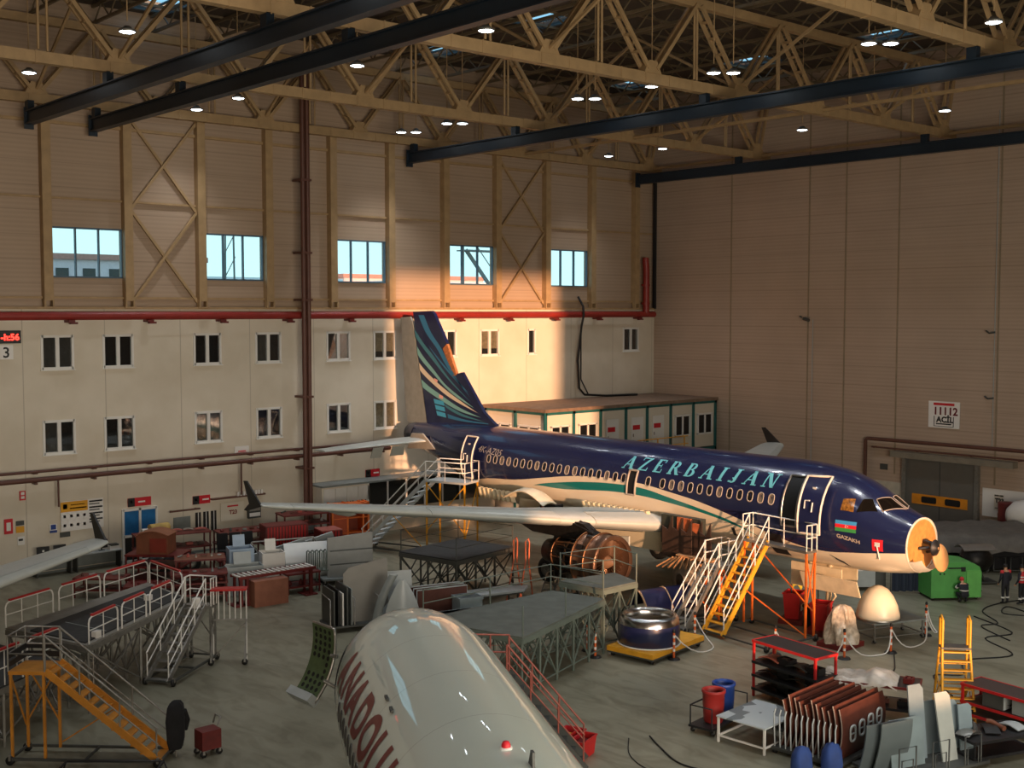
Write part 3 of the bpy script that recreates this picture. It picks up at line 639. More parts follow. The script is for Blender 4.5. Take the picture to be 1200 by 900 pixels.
for mi, a, c in STR:
    b.mat(mi); a, c = cat(a), cat(c); n_ = len(a)
    b.add([(-finc, s, z) for s, z in a]+[(-finc, s, z) for s, z in c], [(i, i+1, n_+i+1, n_+i) for i in range(n_-1)])
b.mat(5)
for k in (0, 1, 2): b.add([(-finc-.002, s, z) for s, z in ((31.42-.12*k, 7.02-.33*k), (30.5-.08*k, 6.92-.33*k), (30.42-.08*k, 6.68-.33*k), (31.32-.12*k, 6.76-.33*k))], [(0, 1, 2, 3)])
b.mat(6); b.add([(-finc-.004, s, z) for s, z in ((30.9, 7.3), (30.55, 7.22), (30.55, 7.05), (30.9, 7.1))], [(0, 1, 2, 3)]); b.add([(-finc-.004, s, z) for s, z in ((31.35, 8.2), (31.0, 8.1), (31.1, 7.95), (31.35, 8.05))], [(0, 1, 2, 3)])
b.build('fin', [m_navy, M('stripe_blue', '2E6E96', .4, var=0), M('stripe_teal', '3A7486', .4, var=0), M('stripe_aqua', '6FA5A6', .4, var=0), M('stripe_cream', 'C9C2AE', .4, var=0), M('emblem_cyan', '3F9BC4', .4, var=0), M('tape_pink', 'D8A39A', .5, var=0)], A)
b = MB(); b.prism([(30.2, 10.15), (30.6, 9.88), (29.68, 8.38), (29.34, 8.46)], .16, 'yz', 0)
for k in range(6): f_ = k/5; b.bar((-.1, 30.22-.9*f_, 10.1-1.62*f_), (-.1, 30.5-.85*f_, 9.9-1.5*f_), .04)
b.build('leading_edge_bay', M('bay_copper', 'A86F45', .5, var=.3, scale=6), A)
b = MB(); b.prism([(34.6, 11.62), (33.72, 11.66), (33.46, 11.4), (32.12, 5.6), (33.95, 5.52), (34.22, 6.9)], .13, 'yz', 0, Matrix.Rotation(R_(0), 3, 'Z')); b.build('rudder', primer, A)
# tail end: open ring where the tail cone comes off
b = MB(); b.lathe([(.62, 0), (.66, .3), (.58, .75), (.5, .78), (.48, .1)], (0, 32.9, 4.9), 'y', 24); b.build('tail_cone', M('tail_grey', '3F4046', .5), A)
HS = [(.7, 30.3, 4.75, 2.9, .1), (1.4, 30.75, 4.72, 2.6, .1), (4.0, 32.1, 4.5, 1.9, .09), (6.2, 33.2, 4.3, 1.25, .08)]
for sg in (-1, 1): b = MB(); lifting(b, msect(HS, sg)); st_ = b.build('stabilizer', m_wing, A)
for sg in (-1,):
    b = MB(); b.prism([(29.8, 4.35), (32.4, 4.2), (32.0, 5.1), (31.0, 5.15)], .1, 'yz', -1.2); b.build('stabilizer_fairing', M('fairing_grey', '9D978C', .5), A)
    b = MB(); b.bar((-2.2, 31.9, 4.45), (-2.2, 32.1, 3.9), .9, .04); b.bar((-3.3, 32.3, 4.4), (-3.3, 32.6, 3.8), .7, .04); b.build('open_stabilizer_panel', m_wing, A)
wing(A, -1); wing(A, 1)
# open flap bay with raised panels and bracket rows between wing and fuselage
m_brk = M('bracket_cream', 'CDBB97', .5)
for i in range(13): s = 12.8+.33*i; b = MB(); b.prism([(s, 2.75), (s+.12, 2.75), (s+.26, 3.15), (s+.16, 3.15)], .25, 'yz', -2.35); b.build('bracket', m_brk, A)
for i in range(8): s = 22.0+.34*i; b = MB(); b.prism([(s, 2.45), (s+.1, 2.45), (s+.26, 2.95), (s+.18, 2.95)], .3, 'yz', -2.3); b.build('bracket', m_brk, A)
b = MB(); gr = [[Vector((-2.3-.9*j/6, 18.9+3.0*i/8, 2.7+.55*math.sin(math.pi*i/8)+.12*math.sin(math.pi*j/6))) for j in range(7)] for i in range(9)]; b.slab(gr, .05); b.build('raised_fairing', M('fairing_cream', 'D8CCB0', .45), A)
b = MB(); b.box((-2.35, 19.2, 2.35), (.5, 1.1, .8)); b.build('open_wheel_bay', dark, A); b = MB(); b.tube([(-2.65, 19.5, 2.7), (-2.68, 19.5, 2.0)], .07); b.tube([(-2.65, 19.0, 2.6), (-2.68, 19.1, 2.1)], .05); b.build('hydraulic_unit', signred, A)
b = MB(); b.slab([[Vector((-1.9-.1*math.sin(math.pi*j/6), 10.5+11.5*i/10, 1.35+j*.22)) for j in range(7)] for i in range(11)], .06); b.build('belly_fairing', M('belly_cream', 'C9BEA2', .45, var=.06), A)
# stripped wing-root bay, ahead of the wing: dark ribs, orange box, torn-open panels
b = MB(); b.box((-2.25, 11.0, 2.55), (.35, 2.2, 1.25)); b.build('root_bay', M('bay_dark_green', '2E332C', .6, var=.4, scale=5), A)
b = MB(); b.box((-2.46, 10.75, 2.85), (.12, .75, .62)); b.box((-2.46, 10.1, 2.75), (.1, .35, .5)); b.build('root_bay_box', M('bay_orange', 'B5623C', .55, var=.3, scale=6), A)
for s in (9.2, 9.7, 10.2, 10.7, 11.3): b = MB(); b.prism([(s, 1.5+.1*(s % .4)), (s+.6, 1.35), (s+.62, 2.7), (s+.3, 2.55), (s+.05, 3.15)], .06, 'yz', -2.45-.5*(s % .3)); b.build('hanging_panel', M('panel_brown_dark', '3A2A22', .6, var=.3) if 'panel_brown_dark' not in bpy.data.materials else bpy.data.materials['panel_brown_dark'], A)
b = MB()
for i in range(9): b.bar((-2.5-.08*i, 10.0+.1*i, 1.55), (-2.6-.08*i, 9.6+.25*i, 1.05), .12, .05)
b.box((-2.6, 9.9, 1.6), (.6, 1.9, .08)); b.build('root_bay_sill', M('sill_copper', 'B88A60', .5, var=.2), A)
# bare engine under the near wing
m_cop = M('fan_case_bronze', '6E5342', .35, .7, .15); m_eng = M('engine_black', '22201E', .45, .5, .4, 8); m_pipe = M('engine_pipe', '8E6749', .35, .8)
E_ = Vector((-5.75, 11.8, 1.48))
def engine(E_):
    b = MB(); b.lathe([(.98, 0), (1.15, -.03), (1.19, .05), (1.15, .12), (1.12, .55), (1.18, .6), (1.18, .68), (1.1, .72), (1.06, 1.25), (1.15, 1.3), (1.12, 1.38), (.95, 1.38), (.96, .7)], E_, 'y', 40); eg = b.build('engine', m_cop, A)
    b = MB(); b.lathe([(.98, .02), (.97, .62), (.34, .62)], E_, 'y', 36); b.build('fan_duct', m_cop, eg)
    b = MB()
    for k in range(28):
        a = 2*math.pi*k/28; r = Matrix.Rotation(a, 3, 'Y')
        b.slab([[E_+r@Vector((rr, .38+yy*.13*(1-.4*(rr-.3)), yy*.09)) for yy in (-1, 0, 1)] for rr in (.3, .6, .94)], .012)
    b.build('fan_blades', M('blade_bronze', '7B5B45', .35, .8), eg)
    b = MB(); b.lathe([(.02, -.08), (.1, .02), (.22, .22), (.32, .42), (.34, .5)], E_, 'y', 24); b.build('spinner', M('spinner_tan', '7E6049', .4), eg)
    b = MB(); b.lathe([(.95, 1.38), (.62, 1.6), (.55, 1.9), (.66, 2.2), (.7, 3.0), (.62, 3.3), (.5, 3.9), (.3, 3.95)], E_, 'y', 28); b.build('core', m_eng, eg)
    for k in range(20):
        a = R_(18*k+7); rr = .8+.12*random.random(); s0 = 1.3+.5*random.random(); L_ = .5+1.3*random.random(); a2 = a+R_(random.uniform(-35, 35)); b = MB()
        b.tube([E_+Vector((rr*math.cos(a), s0, rr*math.sin(a))), E_+Vector((rr*math.cos(a), s0+L_*.4, rr*math.sin(a))), E_+Vector((rr*.95*math.cos(a2), s0+L_*.6, rr*.95*math.sin(a2))), E_+Vector((rr*.9*math.cos(a2), s0+L_, rr*.9*math.sin(a2)))], random.choice((.025, .035, .05)), 6)
        b.build('pipe', m_pipe if k % 2 else m_eng, eg)
    for k in range(10):
        a = R_(36*k); b = MB(); b.box(E_+Vector((.98*math.cos(a), 1.0+.1*(k % 3), .98*math.sin(a))), (.3, .35, .22), rot=Matrix.Rotation(-a, 3, 'Y')); b.build('accessory_box', m_eng if k % 3 else steel, eg)
    for s in (.62, 1.34, 2.2, 3.0): b = MB(); r = 1.19 if s < 1.5 else .74; b.tube([E_+Vector((r*math.cos(R_(10*k)), s, r*math.sin(R_(10*k)))) for k in range(36)], .035, 6, True); b.build('flange', m_pipe, eg)
engine(E_); engine(Vector((5.75, 11.8, 1.48)))
for sg in (-1, 1):
    b = MB(); b.loft([[Vector((sg*5.75+dx, s, z)) for dx, z in ((-.2, z0), (.2, z0), (.2, z1), (-.2, z1))] for s, z0, z1 in ((12.7, 2.4, 2.55), (13.4, 2.35, 2.95), (14.6, 2.2, 3.05), (16.6, 2.2, 2.9), (18.2, 2.7, 2.8))], True, smooth=False)
    b.tube([(sg*5.95, 12.8, 2.62), (sg*5.97, 14.4, 3.0)], .05); b.tube([(sg*5.7, 12.9, 2.68), (sg*5.7, 14.3, 3.12)], .07); b.build('pylon', m_eng, A)
b = MB(); b.prism([(14.0, 1.9), (14.7, 2.0), (14.9, 2.6), (14.2, 2.7)], .06, 'yz', -4.9); b.prism([(12.9, 1.35), (13.7, 1.35), (13.7, 2.1), (12.9, 2.2)], .08, 'yz', -3.6); b.build('open_pylon_panel', m_wing, A)
# landing gear
def wheel(par, c, r, w_, name='wheel'):
    b = MB(); b.lathe([(r*.5, -w_/2), (r*.86, -w_/2), (r, -w_*.32), (r, w_*.32), (r*.86, w_/2), (r*.5, w_/2)], c, 'x', 26); o = b.build(name, black, par)
    b = MB(); b.lathe([(.03, -w_*.36), (r*.3, -w_*.4), (r*.52, -w_*.5), (r*.5, w_*.5), (r*.3, w_*.4), (.03, w_*.36)], c, 'x', 16); b.build('rim', gal, o)
for sg in (-1, 1):
    b = MB(); b.cyl((sg*3.5, 17.5, 2.7), (sg*3.8, 17.4, .1), .16, 12); b.cyl((sg*3.8-.5, 17.4, .12), (sg*3.8+.5, 17.4, .12), .1, 10); b.tube([(sg*3.6, 17.5, 1.9), (sg*2.2, 17.5, 2.5)], .08); b.tube([(sg*3.75, 17.15, .35), (sg*3.75, 16.9, .8), (sg*3.65, 17.25, 1.3)], .06); gr_ = b.build('main_gear', dgrey, A)
    for e in (-.42, .42): wheel(gr_, (sg*3.8+e, 17.4, .12), .58, .4)
b = MB(); b.cyl((0, 5.1, 2.0), (0, 5.2, -.46), .12, 12); b.cyl((-.35, 5.2, -.46), (.35, 5.2, -.46), .07, 8); b.tube([(0, 5.15, .6), (0, 6.2, 1.8)], .07); b.tube([(-.12, 5.0, .9), (-.2, 4.7, .5), (-.1, 5.05, .1)], .05); ng = b.build('nose_gear', M('gear_cream', 'B9A98A', .45, .2), A)
for e in (-.25, .25): wheel(ng, (e, 5.2, -.47), .38, .22)
for sg in (-1, 1): b = MB(); b.bx((sg*.55-.03, 4.2, .75), (sg*.55+.03, 6.6, 1.72)); b.build('nose_gear_door', M('gear_door_cream', 'CDBE9E', .45) if sg < 0 else bpy.data.materials['gear_door_cream'], A)

# far wing tip fence shows above the fuselage; jacks carry the aircraft
def jack(x, y, top, label):
    t = T('aircraft_jack', label, 'jack', (x, y, 0))
    b = MB(); b.cyl((0, 0, .3), (0, 0, top*.7), .14, 12); b.build('cylinder', gal, t)
    MB().cyl((0, 0, top*.7), (0, 0, top), .08, 10).build('ram', steel, t)
    for k in range(3): a = R_(120*k+20); MB().bar((.85*math.cos(a), .85*math.sin(a), .05), (.12*math.cos(a), .12*math.sin(a), top*.55), .09).build('leg', dgrey, t)
    b = MB(); pts = [(.85*math.cos(R_(120*k+20)), .85*math.sin(R_(120*k+20)), .05) for k in range(3)]
    for i in range(3): b.bar(pts[i], pts[(i+1) % 3], .07)
    b.build('base_frame', dgrey, t)
jack(XA-4.6, Y0+15.6, 3.2, 'grey tripod jack under the near wing, in the dark behind the bare engine')

# ------------------------------------------------------------------ white airliner in the foreground
m, t, p = newmat('white_aircraft_skin'); p.inputs['Roughness'].default_value = .32; p.inputs['Coat Weight'].default_value = .9; p.inputs['Coat Roughness'].default_value = .02
g = t.nodes.new('ShaderNodeTexCoord'); sx = t.nodes.new('ShaderNodeSeparateXYZ'); t.links.new(g.outputs['Object'], sx.inputs[0])
dv = t.nodes.new('ShaderNodeMath'); dv.operation = 'DIVIDE'; dv.inputs[1].default_value = 2.6; t.links.new(sx.outputs['Y'], dv.inputs[0])
fr = t.nodes.new('ShaderNodeMath'); fr.operation = 'FRACT'; t.links.new(dv.outputs[0], fr.inputs[0])
lt = t.nodes.new('ShaderNodeMath'); lt.operation = 'LESS_THAN'; lt.inputs[1].default_value = .006; t.links.new(fr.outputs[0], lt.inputs[0])
t.links.new(mixc(lt.outputs[0], lin('CAD4C8'), lin('969C94')), p.inputs['Base Color']); m_wsk = m
W = T('airliner', 'white airliner with red lettering in the foreground, seen from behind and above', 'aircraft', (19.22, 27.23, 0), R_(152.05))
fuselage('fuselage', m_wsk, W, 0, 33.6, wk=1.0)
u = 0.
m_crim = M('crimson_lettering', '741218', .35, var=0)
for ch in 'ANADOLU':
    vs, fs = text_mesh(ch, 1.27, bold=.05, res=6)
    bm = bmesh.new(); vv = [bm.verts.new(p_) for p_ in vs]
    for f_ in fs:
        try: bm.faces.new([vv[i] for i in f_])
        except ValueError: pass
    for k in range(1, 10):
        bmesh.ops.bisect_plane(bm, geom=bm.verts[:]+bm.edges[:]+bm.faces[:], plane_co=(0, k*.1, 0), plane_no=(0, 1, 0))
    bm.verts.index_update(); b = MB(); wd = max(p_[0] for p_ in vs)
    b.add([fsurf(5.5+u+v.co.x*1.04+v.co.y*.3, R_(14.5)+v.co.y/2.0, .008, 1) for v in bm.verts], [[v.index for v in f_.verts] for f_ in bm.faces]); bm.free()
    b.build('letter', m_crim, W); u += wd*1.04+.12
for i in range(13):
    s = 6.7+.52*i; b = MB(); o_ = rrect(.27, .42, .12, 4); ph = phi_of(s, 3.97)
    R3 = [[fsurf(s+x*k, ph+z*k/2.0, off, 1) for x, z in o_] for k, off in ((1., -.01), (1., .015), (.76, .015), (.74, .004))]
    b.loft(R3, False); b.add(R3[3], [tuple(range(len(o_)))]); b.build('cabin_window', M('shut_window', '4A4A48', .4, var=0) if i == 0 else bpy.data.materials['shut_window'], W)
q = [(3.6, 2.75), (3.6, 4.6), (4.5, 4.6), (4.5, 2.75)]
b = MB(); patch(b, q, .006, 1, .01, 3, 8); b.build('door_opening', dark, W)
for s in (10.2, 10.9): b = MB(); b.box(fsurf(s, R_(48), .03, 1), (.06, .25, .05)); b.build('drain_mast', dgrey, W)
b = MB(); b.lathe([(.075, 0), (.075, .07), (.05, .12), (0, .13)], fsurf(14.69, R_(90), -.01, 1), 'z', 14); b.build('beacon', signred, W)
b = MB(); b.lathe([(.11, -.02), (.1, .035), (.07, .035)], fsurf(14.69, R_(90), -.01, 1), 'z', 14); b.build('beacon_base', white, W)
b = MB(); b.prism([(15.3, 5.8), (15.6, 5.8), (15.58, 6.1), (15.45, 6.1)], .04, 'yz', -.23); b.build('antenna', dgrey, W)
# outward-swung passenger door, showing its green bare structure
d_ = T('aircraft_door', '', ''); bpy.data.objects.remove(d_)
NV, NU = 12, 6
TH = R_(152)
def dpt(u, v, off=0.): # u out from the hinge, v up; curved with the fuselage radius
    ph = R_(-46)+v*R_(54); r = 1.95; k = .12+.95*u; c = (r+off)*math.cos(ph)-r
    return Vector((1.74+math.sin(TH)*k+math.cos(TH)*c, 3.45+math.cos(TH)*k-math.sin(TH)*c, 4.66+(r+off)*math.sin(ph)))
b = MB(); b.slab([[dpt(i/NU, j/NV) for j in range(NV+1)] for i in range(NU+1)], .1); dr = b.build('door', M('zinc_chromate_green', '4E5F3C', .55, var=.2, scale=4), W)
b = MB(); b.tube([dpt(i/NU, 0, .05) for i in range(NU+1)]+[dpt(1, j/NV, .05) for j in range(1, NV+1)]+[dpt(1-i/NU, 1, .05) for i in range(1, NU+1)]+[dpt(0, 1-j/NV, .05) for j in range(1, NV)], .045, 6, True); b.build('door_rim', alu, dr)
for j in range(11):
    for i in range(4):
        if j in (4, 5) and i: continue
        b = MB(); c = dpt((i+.8)/4.6, (j+.7)/11.4, 0.); n_ = (dpt((i+.8)/4.6, (j+.7)/11.4, 1)-c).normalized(); b.cyl(c-n_*.004, c+n_*.03, .06, 12); b.build('lightening_hole', dark, dr)
b = MB(); b.slab([[dpt(u, v, .12) for v in (-.06, .02, .06)] for u in (-.03, .25, .5, .75, 1.03)], -.3); b.build('sill_box', lgrey, dr)
b = MB(); b.tube([dpt(.5, .5, .12), dpt(.5, .62, .16), dpt(.7, .62, .12)], .03, 6); b.build('inner_handle', alu, dr); b = MB(); b.tube([dpt(0, .65, -.05), Vector((1.72, 3.5, 4.3))], .05, 6); b.build('hinge_arm', alu, dr); b = MB(); b.tube([dpt(0, .3, -.05), Vector((1.72, 3.5, 3.5))], .05, 6); b.build('hinge_arm', alu, dr)
wing(W, 1); wing(W, -1)
for sg in (-1, 1):
    b = MB(); b.cyl((sg*3.4, 17.3, 2.6), (sg*3.4, 17.3, -.4), .16, 10); gr_ = b.build('main_gear', dgrey, W)
    for e in (-.42, .42): wheel(gr_, (sg*3.4+e, 17.3, -.5), .58, .4)
b = MB(); b.cyl((0, 4.6, 2.0), (0, 4.6, -.6), .12, 10); ng = b.build('nose_gear', dgrey, W)
for e in (-.22, .22): wheel(ng, (e, 4.6, -.7), .38, .2)
# the aircraft at the left edge: its port wing reaches into the hall
V = T('airliner', 'pale grey aircraft wing tip with black fence entering at the left edge', 'aircraft', (-.15, 21.5, .45))
fuselage('fuselage', m_wsk, V, 0, 33.6); wing(V, 1)
# ------------------------------------------------------------------ pipes, signs and fittings on the walls
yb = YW-.03
t = T('fire_main_pipe', 'thick red pipe running along the back wall at window-sill height', 'pipe')
b = MB(); b.cyl((-34, yb-.38, 12.6), (64.6, yb-.38, 12.6), .21, 14); b.build('pipe', rpipe, t)
for i in range(20):
    x = -14+4.05*i; MB().bx((x-.16, yb-.62, 12.28), (x+.16, yb, 12.4)).bx((x-.05, yb-.6, 12.2), (x+.3, yb-.3, 12.3)).build('bracket', dred, t)
b = MB(); b.tube([(63.75, yb-.38, 12.6), (63.75, yb-.38, 15.6), (63.75, yb-.36, 16.0), (63.7, yb-.36, 16.3), (63.72, yb-.34, 16.6)], .24, 12); b.build('riser', rpipe, t)
for z in (13.3, 14.6): MB().cyl((63.7, yb-.38, z), (63.7, yb-.38, z+.14), .31, 14).build('flange', rpipe, t)
t = T('supply_pipe', 'pair of thin brown pipes along the lower back wall', 'pipe')
for z, r in ((4.72, .12), (5.12, .07)): MB().cyl((-34, yb-.4, z), (41.4, yb-.4, z), r, 10).build('pipe', bpipe, t)
for i in range(22): x = -20+2.9*i; MB().bx((x-.06, yb-.5, 4.5), (x+.06, yb, 4.6)).bx((x-.1, yb-.46, 5.0), (x+.1, yb, 5.05)).build('bracket', bpipe, t)
for x, z0 in ((21.7, 3.3), (31.6, 2.9)): MB().cyl((x, yb-.35, z0), (x, yb-.35, 4.75), .05, 8).build('drop_pipe', bpipe, t)
t = T('downpipe', 'dark brown twin downpipe from roof to floor on the back wall', 'pipe', (35.5, yb-.82, 0))
for e in (-.16, .14): MB().cyl((e, 0, 1.0), (e, 0, 26.8), .13, 10).build('pipe', bpipe, t)
b = MB()
for z in (4, 8, 13.4, 16, 20): b.bx((-.34, -.16, z), (.32, .8, z+.12))
b.build('clamp', bpipe, t); MB().bx((-.35, -.2, 0), (.3, .4, 1.1)).build('base_box', primer, t)
t = T('wall_pipe', 'brown pipe framing the roller shutter on the right wall', 'pipe')
b = MB(); b.tube([(XW-.25, 41.1, 2.2), (XW-.25, 41.1, 4.95), (XW-.25, 41.0, 5.05), (XW-.25, 25, 5.12)], .11, 8); b.build('pipe', bpipe, t)
MB().cyl((XW-.2, 40.7, 4.55), (XW-.2, 26, 4.6), .05, 8).build('thin_pipe', bpipe, t)
for y in (40.5, 37.6, 34.2, 31.4): MB().bx((XW-.3, y-.05, 4.5), (XW, y+.05, 4.6)).build('bracket', bpipe, t)
for y, z0, z1, lab in ((45.2, 2.7, 12.3, 'thin white cable on right wall below the small camera'), (33.1, 5.2, 24, 'long thin pale cable down the right wall above the roller shutter')):
    tag(MB().cyl((XW-.06, y, z0), (XW-.06, y, z1), .022, 6).build('wall_cable', lgrey), lab, 'cable')
t = T('security_camera', 'small camera on a bracket on the right wall', 'camera', (XW, 45.5, 12.4)); MB().bar((0, 0, 0), (-.5, 0, .05), .06).build('arm', gal, t); MB().cyl((-.5, .1, -.05), (-.55, -.35, -.15), .1, 10).cyl((-.5, .25, .05), (-.3, .5, .1), .05).build('body', dgrey, t)
for z, lab in ((11.7, 'small dark bracket on the right wall, upper one beside the long cable'), (8.0, 'small dark hook on the right wall, lower one beside the long cable')):
    tag(MB().tube([(XW, 33.6, z), (XW-.25, 33.5, z+.02), (XW-.3, 33.3, z-.1), (XW-.2, 33.0, z-.05)], .05, 6).build('wall_hook', dgrey), lab, 'bracket')
# hanging black hose on the back wall
tag(MB().tube([(57.25, yb-.12, 13.8), (57.25, yb-.6, 13.15), (57.2, yb-.72, 12.6), (57.2, yb-.5, 11.8), (57.1, yb-.25, 9.5), (57.2, yb-.3, 7.6), (57.6, yb-.4, 7.15), (59.5, yb-.6, 7.0), (62, yb-1.2, 7.0)], .075, 8).tube([(57.2, yb-.45, 11.7), (57.35, yb-.3, 8.2), (58.0, yb-.4, 7.1)], .05, 6).build('hose', black), 'black hose hanging down the back wall to the container roof', 'hose')
# back-wall sign helper: u to the right along +X, v up
def wsign(name, label, cat, x, z, w_, h_, m_, items, dy=.04):
    t = T(name, label, cat, (x, yb-dy, z)); MB().bx((0, 0, 0), (w_, dy, h_)).build('board', m_, t)
    for kind, *a in items:
        b = MB()
        if kind == 'r': b.bx((a[0], -.012, a[1]), (a[2], 0, a[3])); b.build(a[5], a[4], t)
        else:
            flat_text(b, a[0], a[3], lambda u, v: (a[1]+u, -.014, a[2]+v), bold=.012); b.build('lettering', a[4], t)
    return t
led = EM('red_led', 'FF2A20', 6.); m_mar0 = M('maroon_lettering', '7A1E20', .5, var=0)
wsign('digital_clock', 'red digital clock at the left edge, above the number 3', 'clock', 18.2, 11.3, 2.0, .62, blackp, [('t', '-h:56', 1.06, .16, .42, led)])
wsign('number_sign', 'white sign with a black 3 below the digital clock', 'sign', 19.2, 10.55, .62, .68, signwhite, [('t', '3', .12, .09, .7, signblack)])
its = [('r', .0, .95, 1.35, 1.45, signyel, 'header'), ('r', .12, 1.1, .32, 1.34, signblack, 'warning_symbol'), ('r', .5, 1.26, 1.2, 1.3, signblack, 'text_line'), ('r', .45, 1.08, 1.28, 1.14, signblack, 'text_line')]
for j in range(2):
    for i in range(4): its += [('r', .05+.33*i, .52-.45*j, .32+.33*i, .9-.45*j, signwhite, 'pictogram'), ('r', .12+.33*i, .66-.45*j, .25+.33*i, .8-.45*j, signblack, 'symbol')]
for j in range(4): its.append(('r', 1.42, 1.32-.3*j, 2.1, 1.4-.3*j, signblack, 'text_line')); its.append(('r', 1.42, 1.2-.3*j, 1.95, 1.25-.3*j, signblack, 'text_line'))
wsign('safety_board', 'yellow-topped safety notice board with pictograms on the back wall', 'sign', 21.9, 2.0, 2.15, 1.48, signwhite, its)
for x, z, lab in ((25.33, 2.85, 'red and black sign above the glazed white door'), (28.9, 2.6, 'red and black sign over the notice boards, right of the glazed door'), (39.9, 3.05, 'red and black sign above the glass booth behind the tail stair')):
    wsign('department_sign', lab, 'sign', x, z, 1.25 if x < 28 else 1.0, .44, signred, [('r', 0, 0, .36, .44, signblack, 'black_end'), ('r', .12, .18, .24, .32, signwhite, 'symbol'), ('r', .55, .18, .92, .26, signwhite, 'text_line')])
for x, z, w_, h_, m_, lab, its in ((19.2, 2.2, .4, .72, signred, 'tall red notice at the far left above the wing', [('r', .1, .15, .3, .55, signwhite, 'symbol')]),
    (19.75, 2.55, .38, .22, dgrey, 'small dark notice right of the tall red notice', []), (19.75, 2.2, .38, .3, signyel, 'small yellow notice under the dark notice', []),
    (19.8, 1.6, .34, .4, signwhite, 'small white notice under the yellow notice', [('r', .05, .2, .25, .3, signblack, 'symbol')]),
    (19.95, 3.75, .28, .45, signred, 'small red sign high on wall, under the thin brown pipes', [('r', .06, .08, .22, .2, signwhite, 'symbol'), ('r', .06, .26, .22, .4, signwhite, 'symbol')]),
    (21.35, 2.0, .35, .42, signwhite, 'round blue mandatory sign over the monitors', [('r', .05, .16, .3, .4, blue, 'symbol'), ('r', 0, .0, .35, .12, blue, 'text_line')]), (21.85, 1.72, .5, .24, dgrey, 'small dark nameplate beside the blue sign', []),
    (27.8, 1.3, .95, .72, primer, 'grey notice board right of the glazed door', []), (31.4, 5.0, .85, .5, signwhite, 'small white notice with red text under the office windows', [('r', .1, .1, .75, .16, signred, 'text_line'), ('r', .2, .2, .65, .26, signred, 'text_line')])):
    wsign('wall_notice', lab, 'sign', x, z, w_, h_, m_, its)
wsign('bay_sign', 'white board reading T23 on the back wall behind the wing tip', 'sign', 30.5, 1.5, 1.4, 1.0, wcream, [('r', .4, .75, 1.05, .83, signred, 'text_line'), ('t', 'T23', .5, .36, .3, m_mar0)])
for i, x in enumerate((29.05, 29.5, 29.95)): wsign('tool_board', 'black narrow tool panel on the back wall, %s from the left' % ('first', 'second', 'third')[i], 'tool panel', x, 1.1, .3, 1.05, signblack, [('r', .13, .0, .17, 1.05, signwhite, 'strip')])
wsign('small_shelf', 'dark cabinet with shelves right of the T23 board', 'cabinet', 32.1, 1.5, .75, .7, dgrey, [('r', .05, .1, .7, .3, signwhite, 'shelf'), ('r', .05, .4, .7, .6, gal, 'shelf')], .2)
tag(MB().bx((27.5, yb-.3, 2.35), (29.2, yb-.2, 2.43)).bx((27.6, yb-.25, 2.36), (27.66, yb, 2.42)).bx((29, yb-.25, 2.36), (29.06, yb, 2.42)).build('rail', bpipe), 'thin brown rail over the grey notice board', 'rail')
t = T('hook_rail', 'wall rail carrying a row of small white hooks near the wing tip', 'rail', (29.9, yb-.3, 2.75)); MB().bx((0, 0, 0), (3.2, .3, .08)).build('rail', bpipe, t)
for i in range(9): MB().bx((1.5+.18*i, .02, .08), (1.6+.18*i, .12, .3)).build('hook', signwhite, t)
# glazed door
f = MB()
for x in (25.05, 25.95, 26.85): f.bx((x-.06, yb-.1, 0), (x+.06, yb+.02, 2.75))
for z in (.06, 1.35, 2.7): f.bx((25.05, yb-.1, z-.06), (26.85, yb+.02, z+.06))
o = S(f.build('door_1', pvc)); m_bl = M('blue_reflecting_glass', '2F6FA8', .1, var=.15)
for x in (25.1, 26.0): MB().bx((x, yb-.04, 1.42), (x+.8, yb-.02, 2.63)).build('glass', m_bl, o); MB().bx((x, yb-.04, .12), (x+.8, yb-.02, 1.3)).build('lower_panel', dark, o)
MB().bx((25.82, yb-.18, 1.1), (25.86, yb-.1, 1.4)).build('door_handle', steel, o)
# desks with monitors along the wall
def desk(x0, x1, lab):
    t = T('desk', lab, 'desk', (x0, yb-.75, 0)); L_ = x1-x0; MB().bx((0, 0, .84), (L_, .7, .9)).build('desktop', lgrey, t)
    for x in (.05, L_-.1): MB().bx((x, .05, 0), (x+.05, .65, .84)).build('leg', dgrey, t)
    MB().bx((.1, .6, .2), (L_-.1, .63, .84)).build('back_panel', primer, t)
desk(20.4, 22.2, 'grey desk at far left carrying two monitors'); desk(22.35, 24.7, 'grey desk with monitors beside the glazed door')
for x, lab in ((20.85, 'black monitor, leftmost on the wall desks'), (21.65, 'black monitor, second from left on the wall desks'), (22.8, 'monitor with a bright screen, third on the wall desks'), (23.75, 'black monitor nearest the glazed door')):
    t = T('monitor', lab, 'monitor', (x, yb-.45, .9)); MB().bx((-.3, -.03, .12), (.3, .03, .55)).build('screen', blackp if x != 22.8 else M('lit_screen', '8FB0B4', .3), t); MB().bx((-.03, 0, 0), (.03, .05, .15)).bx((-.14, -.1, 0), (.14, .1, .02)).build('stand', dgrey, t); MB().bx((-.05, -.045, .3), (.05, -.03, .4)).build('badge', signwhite, t)
t = T('printer', 'small white printer at right end of the wall desks', 'printer', (24.35, yb-.45, .9)); MB().bx((-.25, -.2, 0), (.25, .2, .2)).build('body', signwhite, t); MB().bx((-.2, -.22, .2), (.2, .15, .27)).build('lid', dgrey, t)
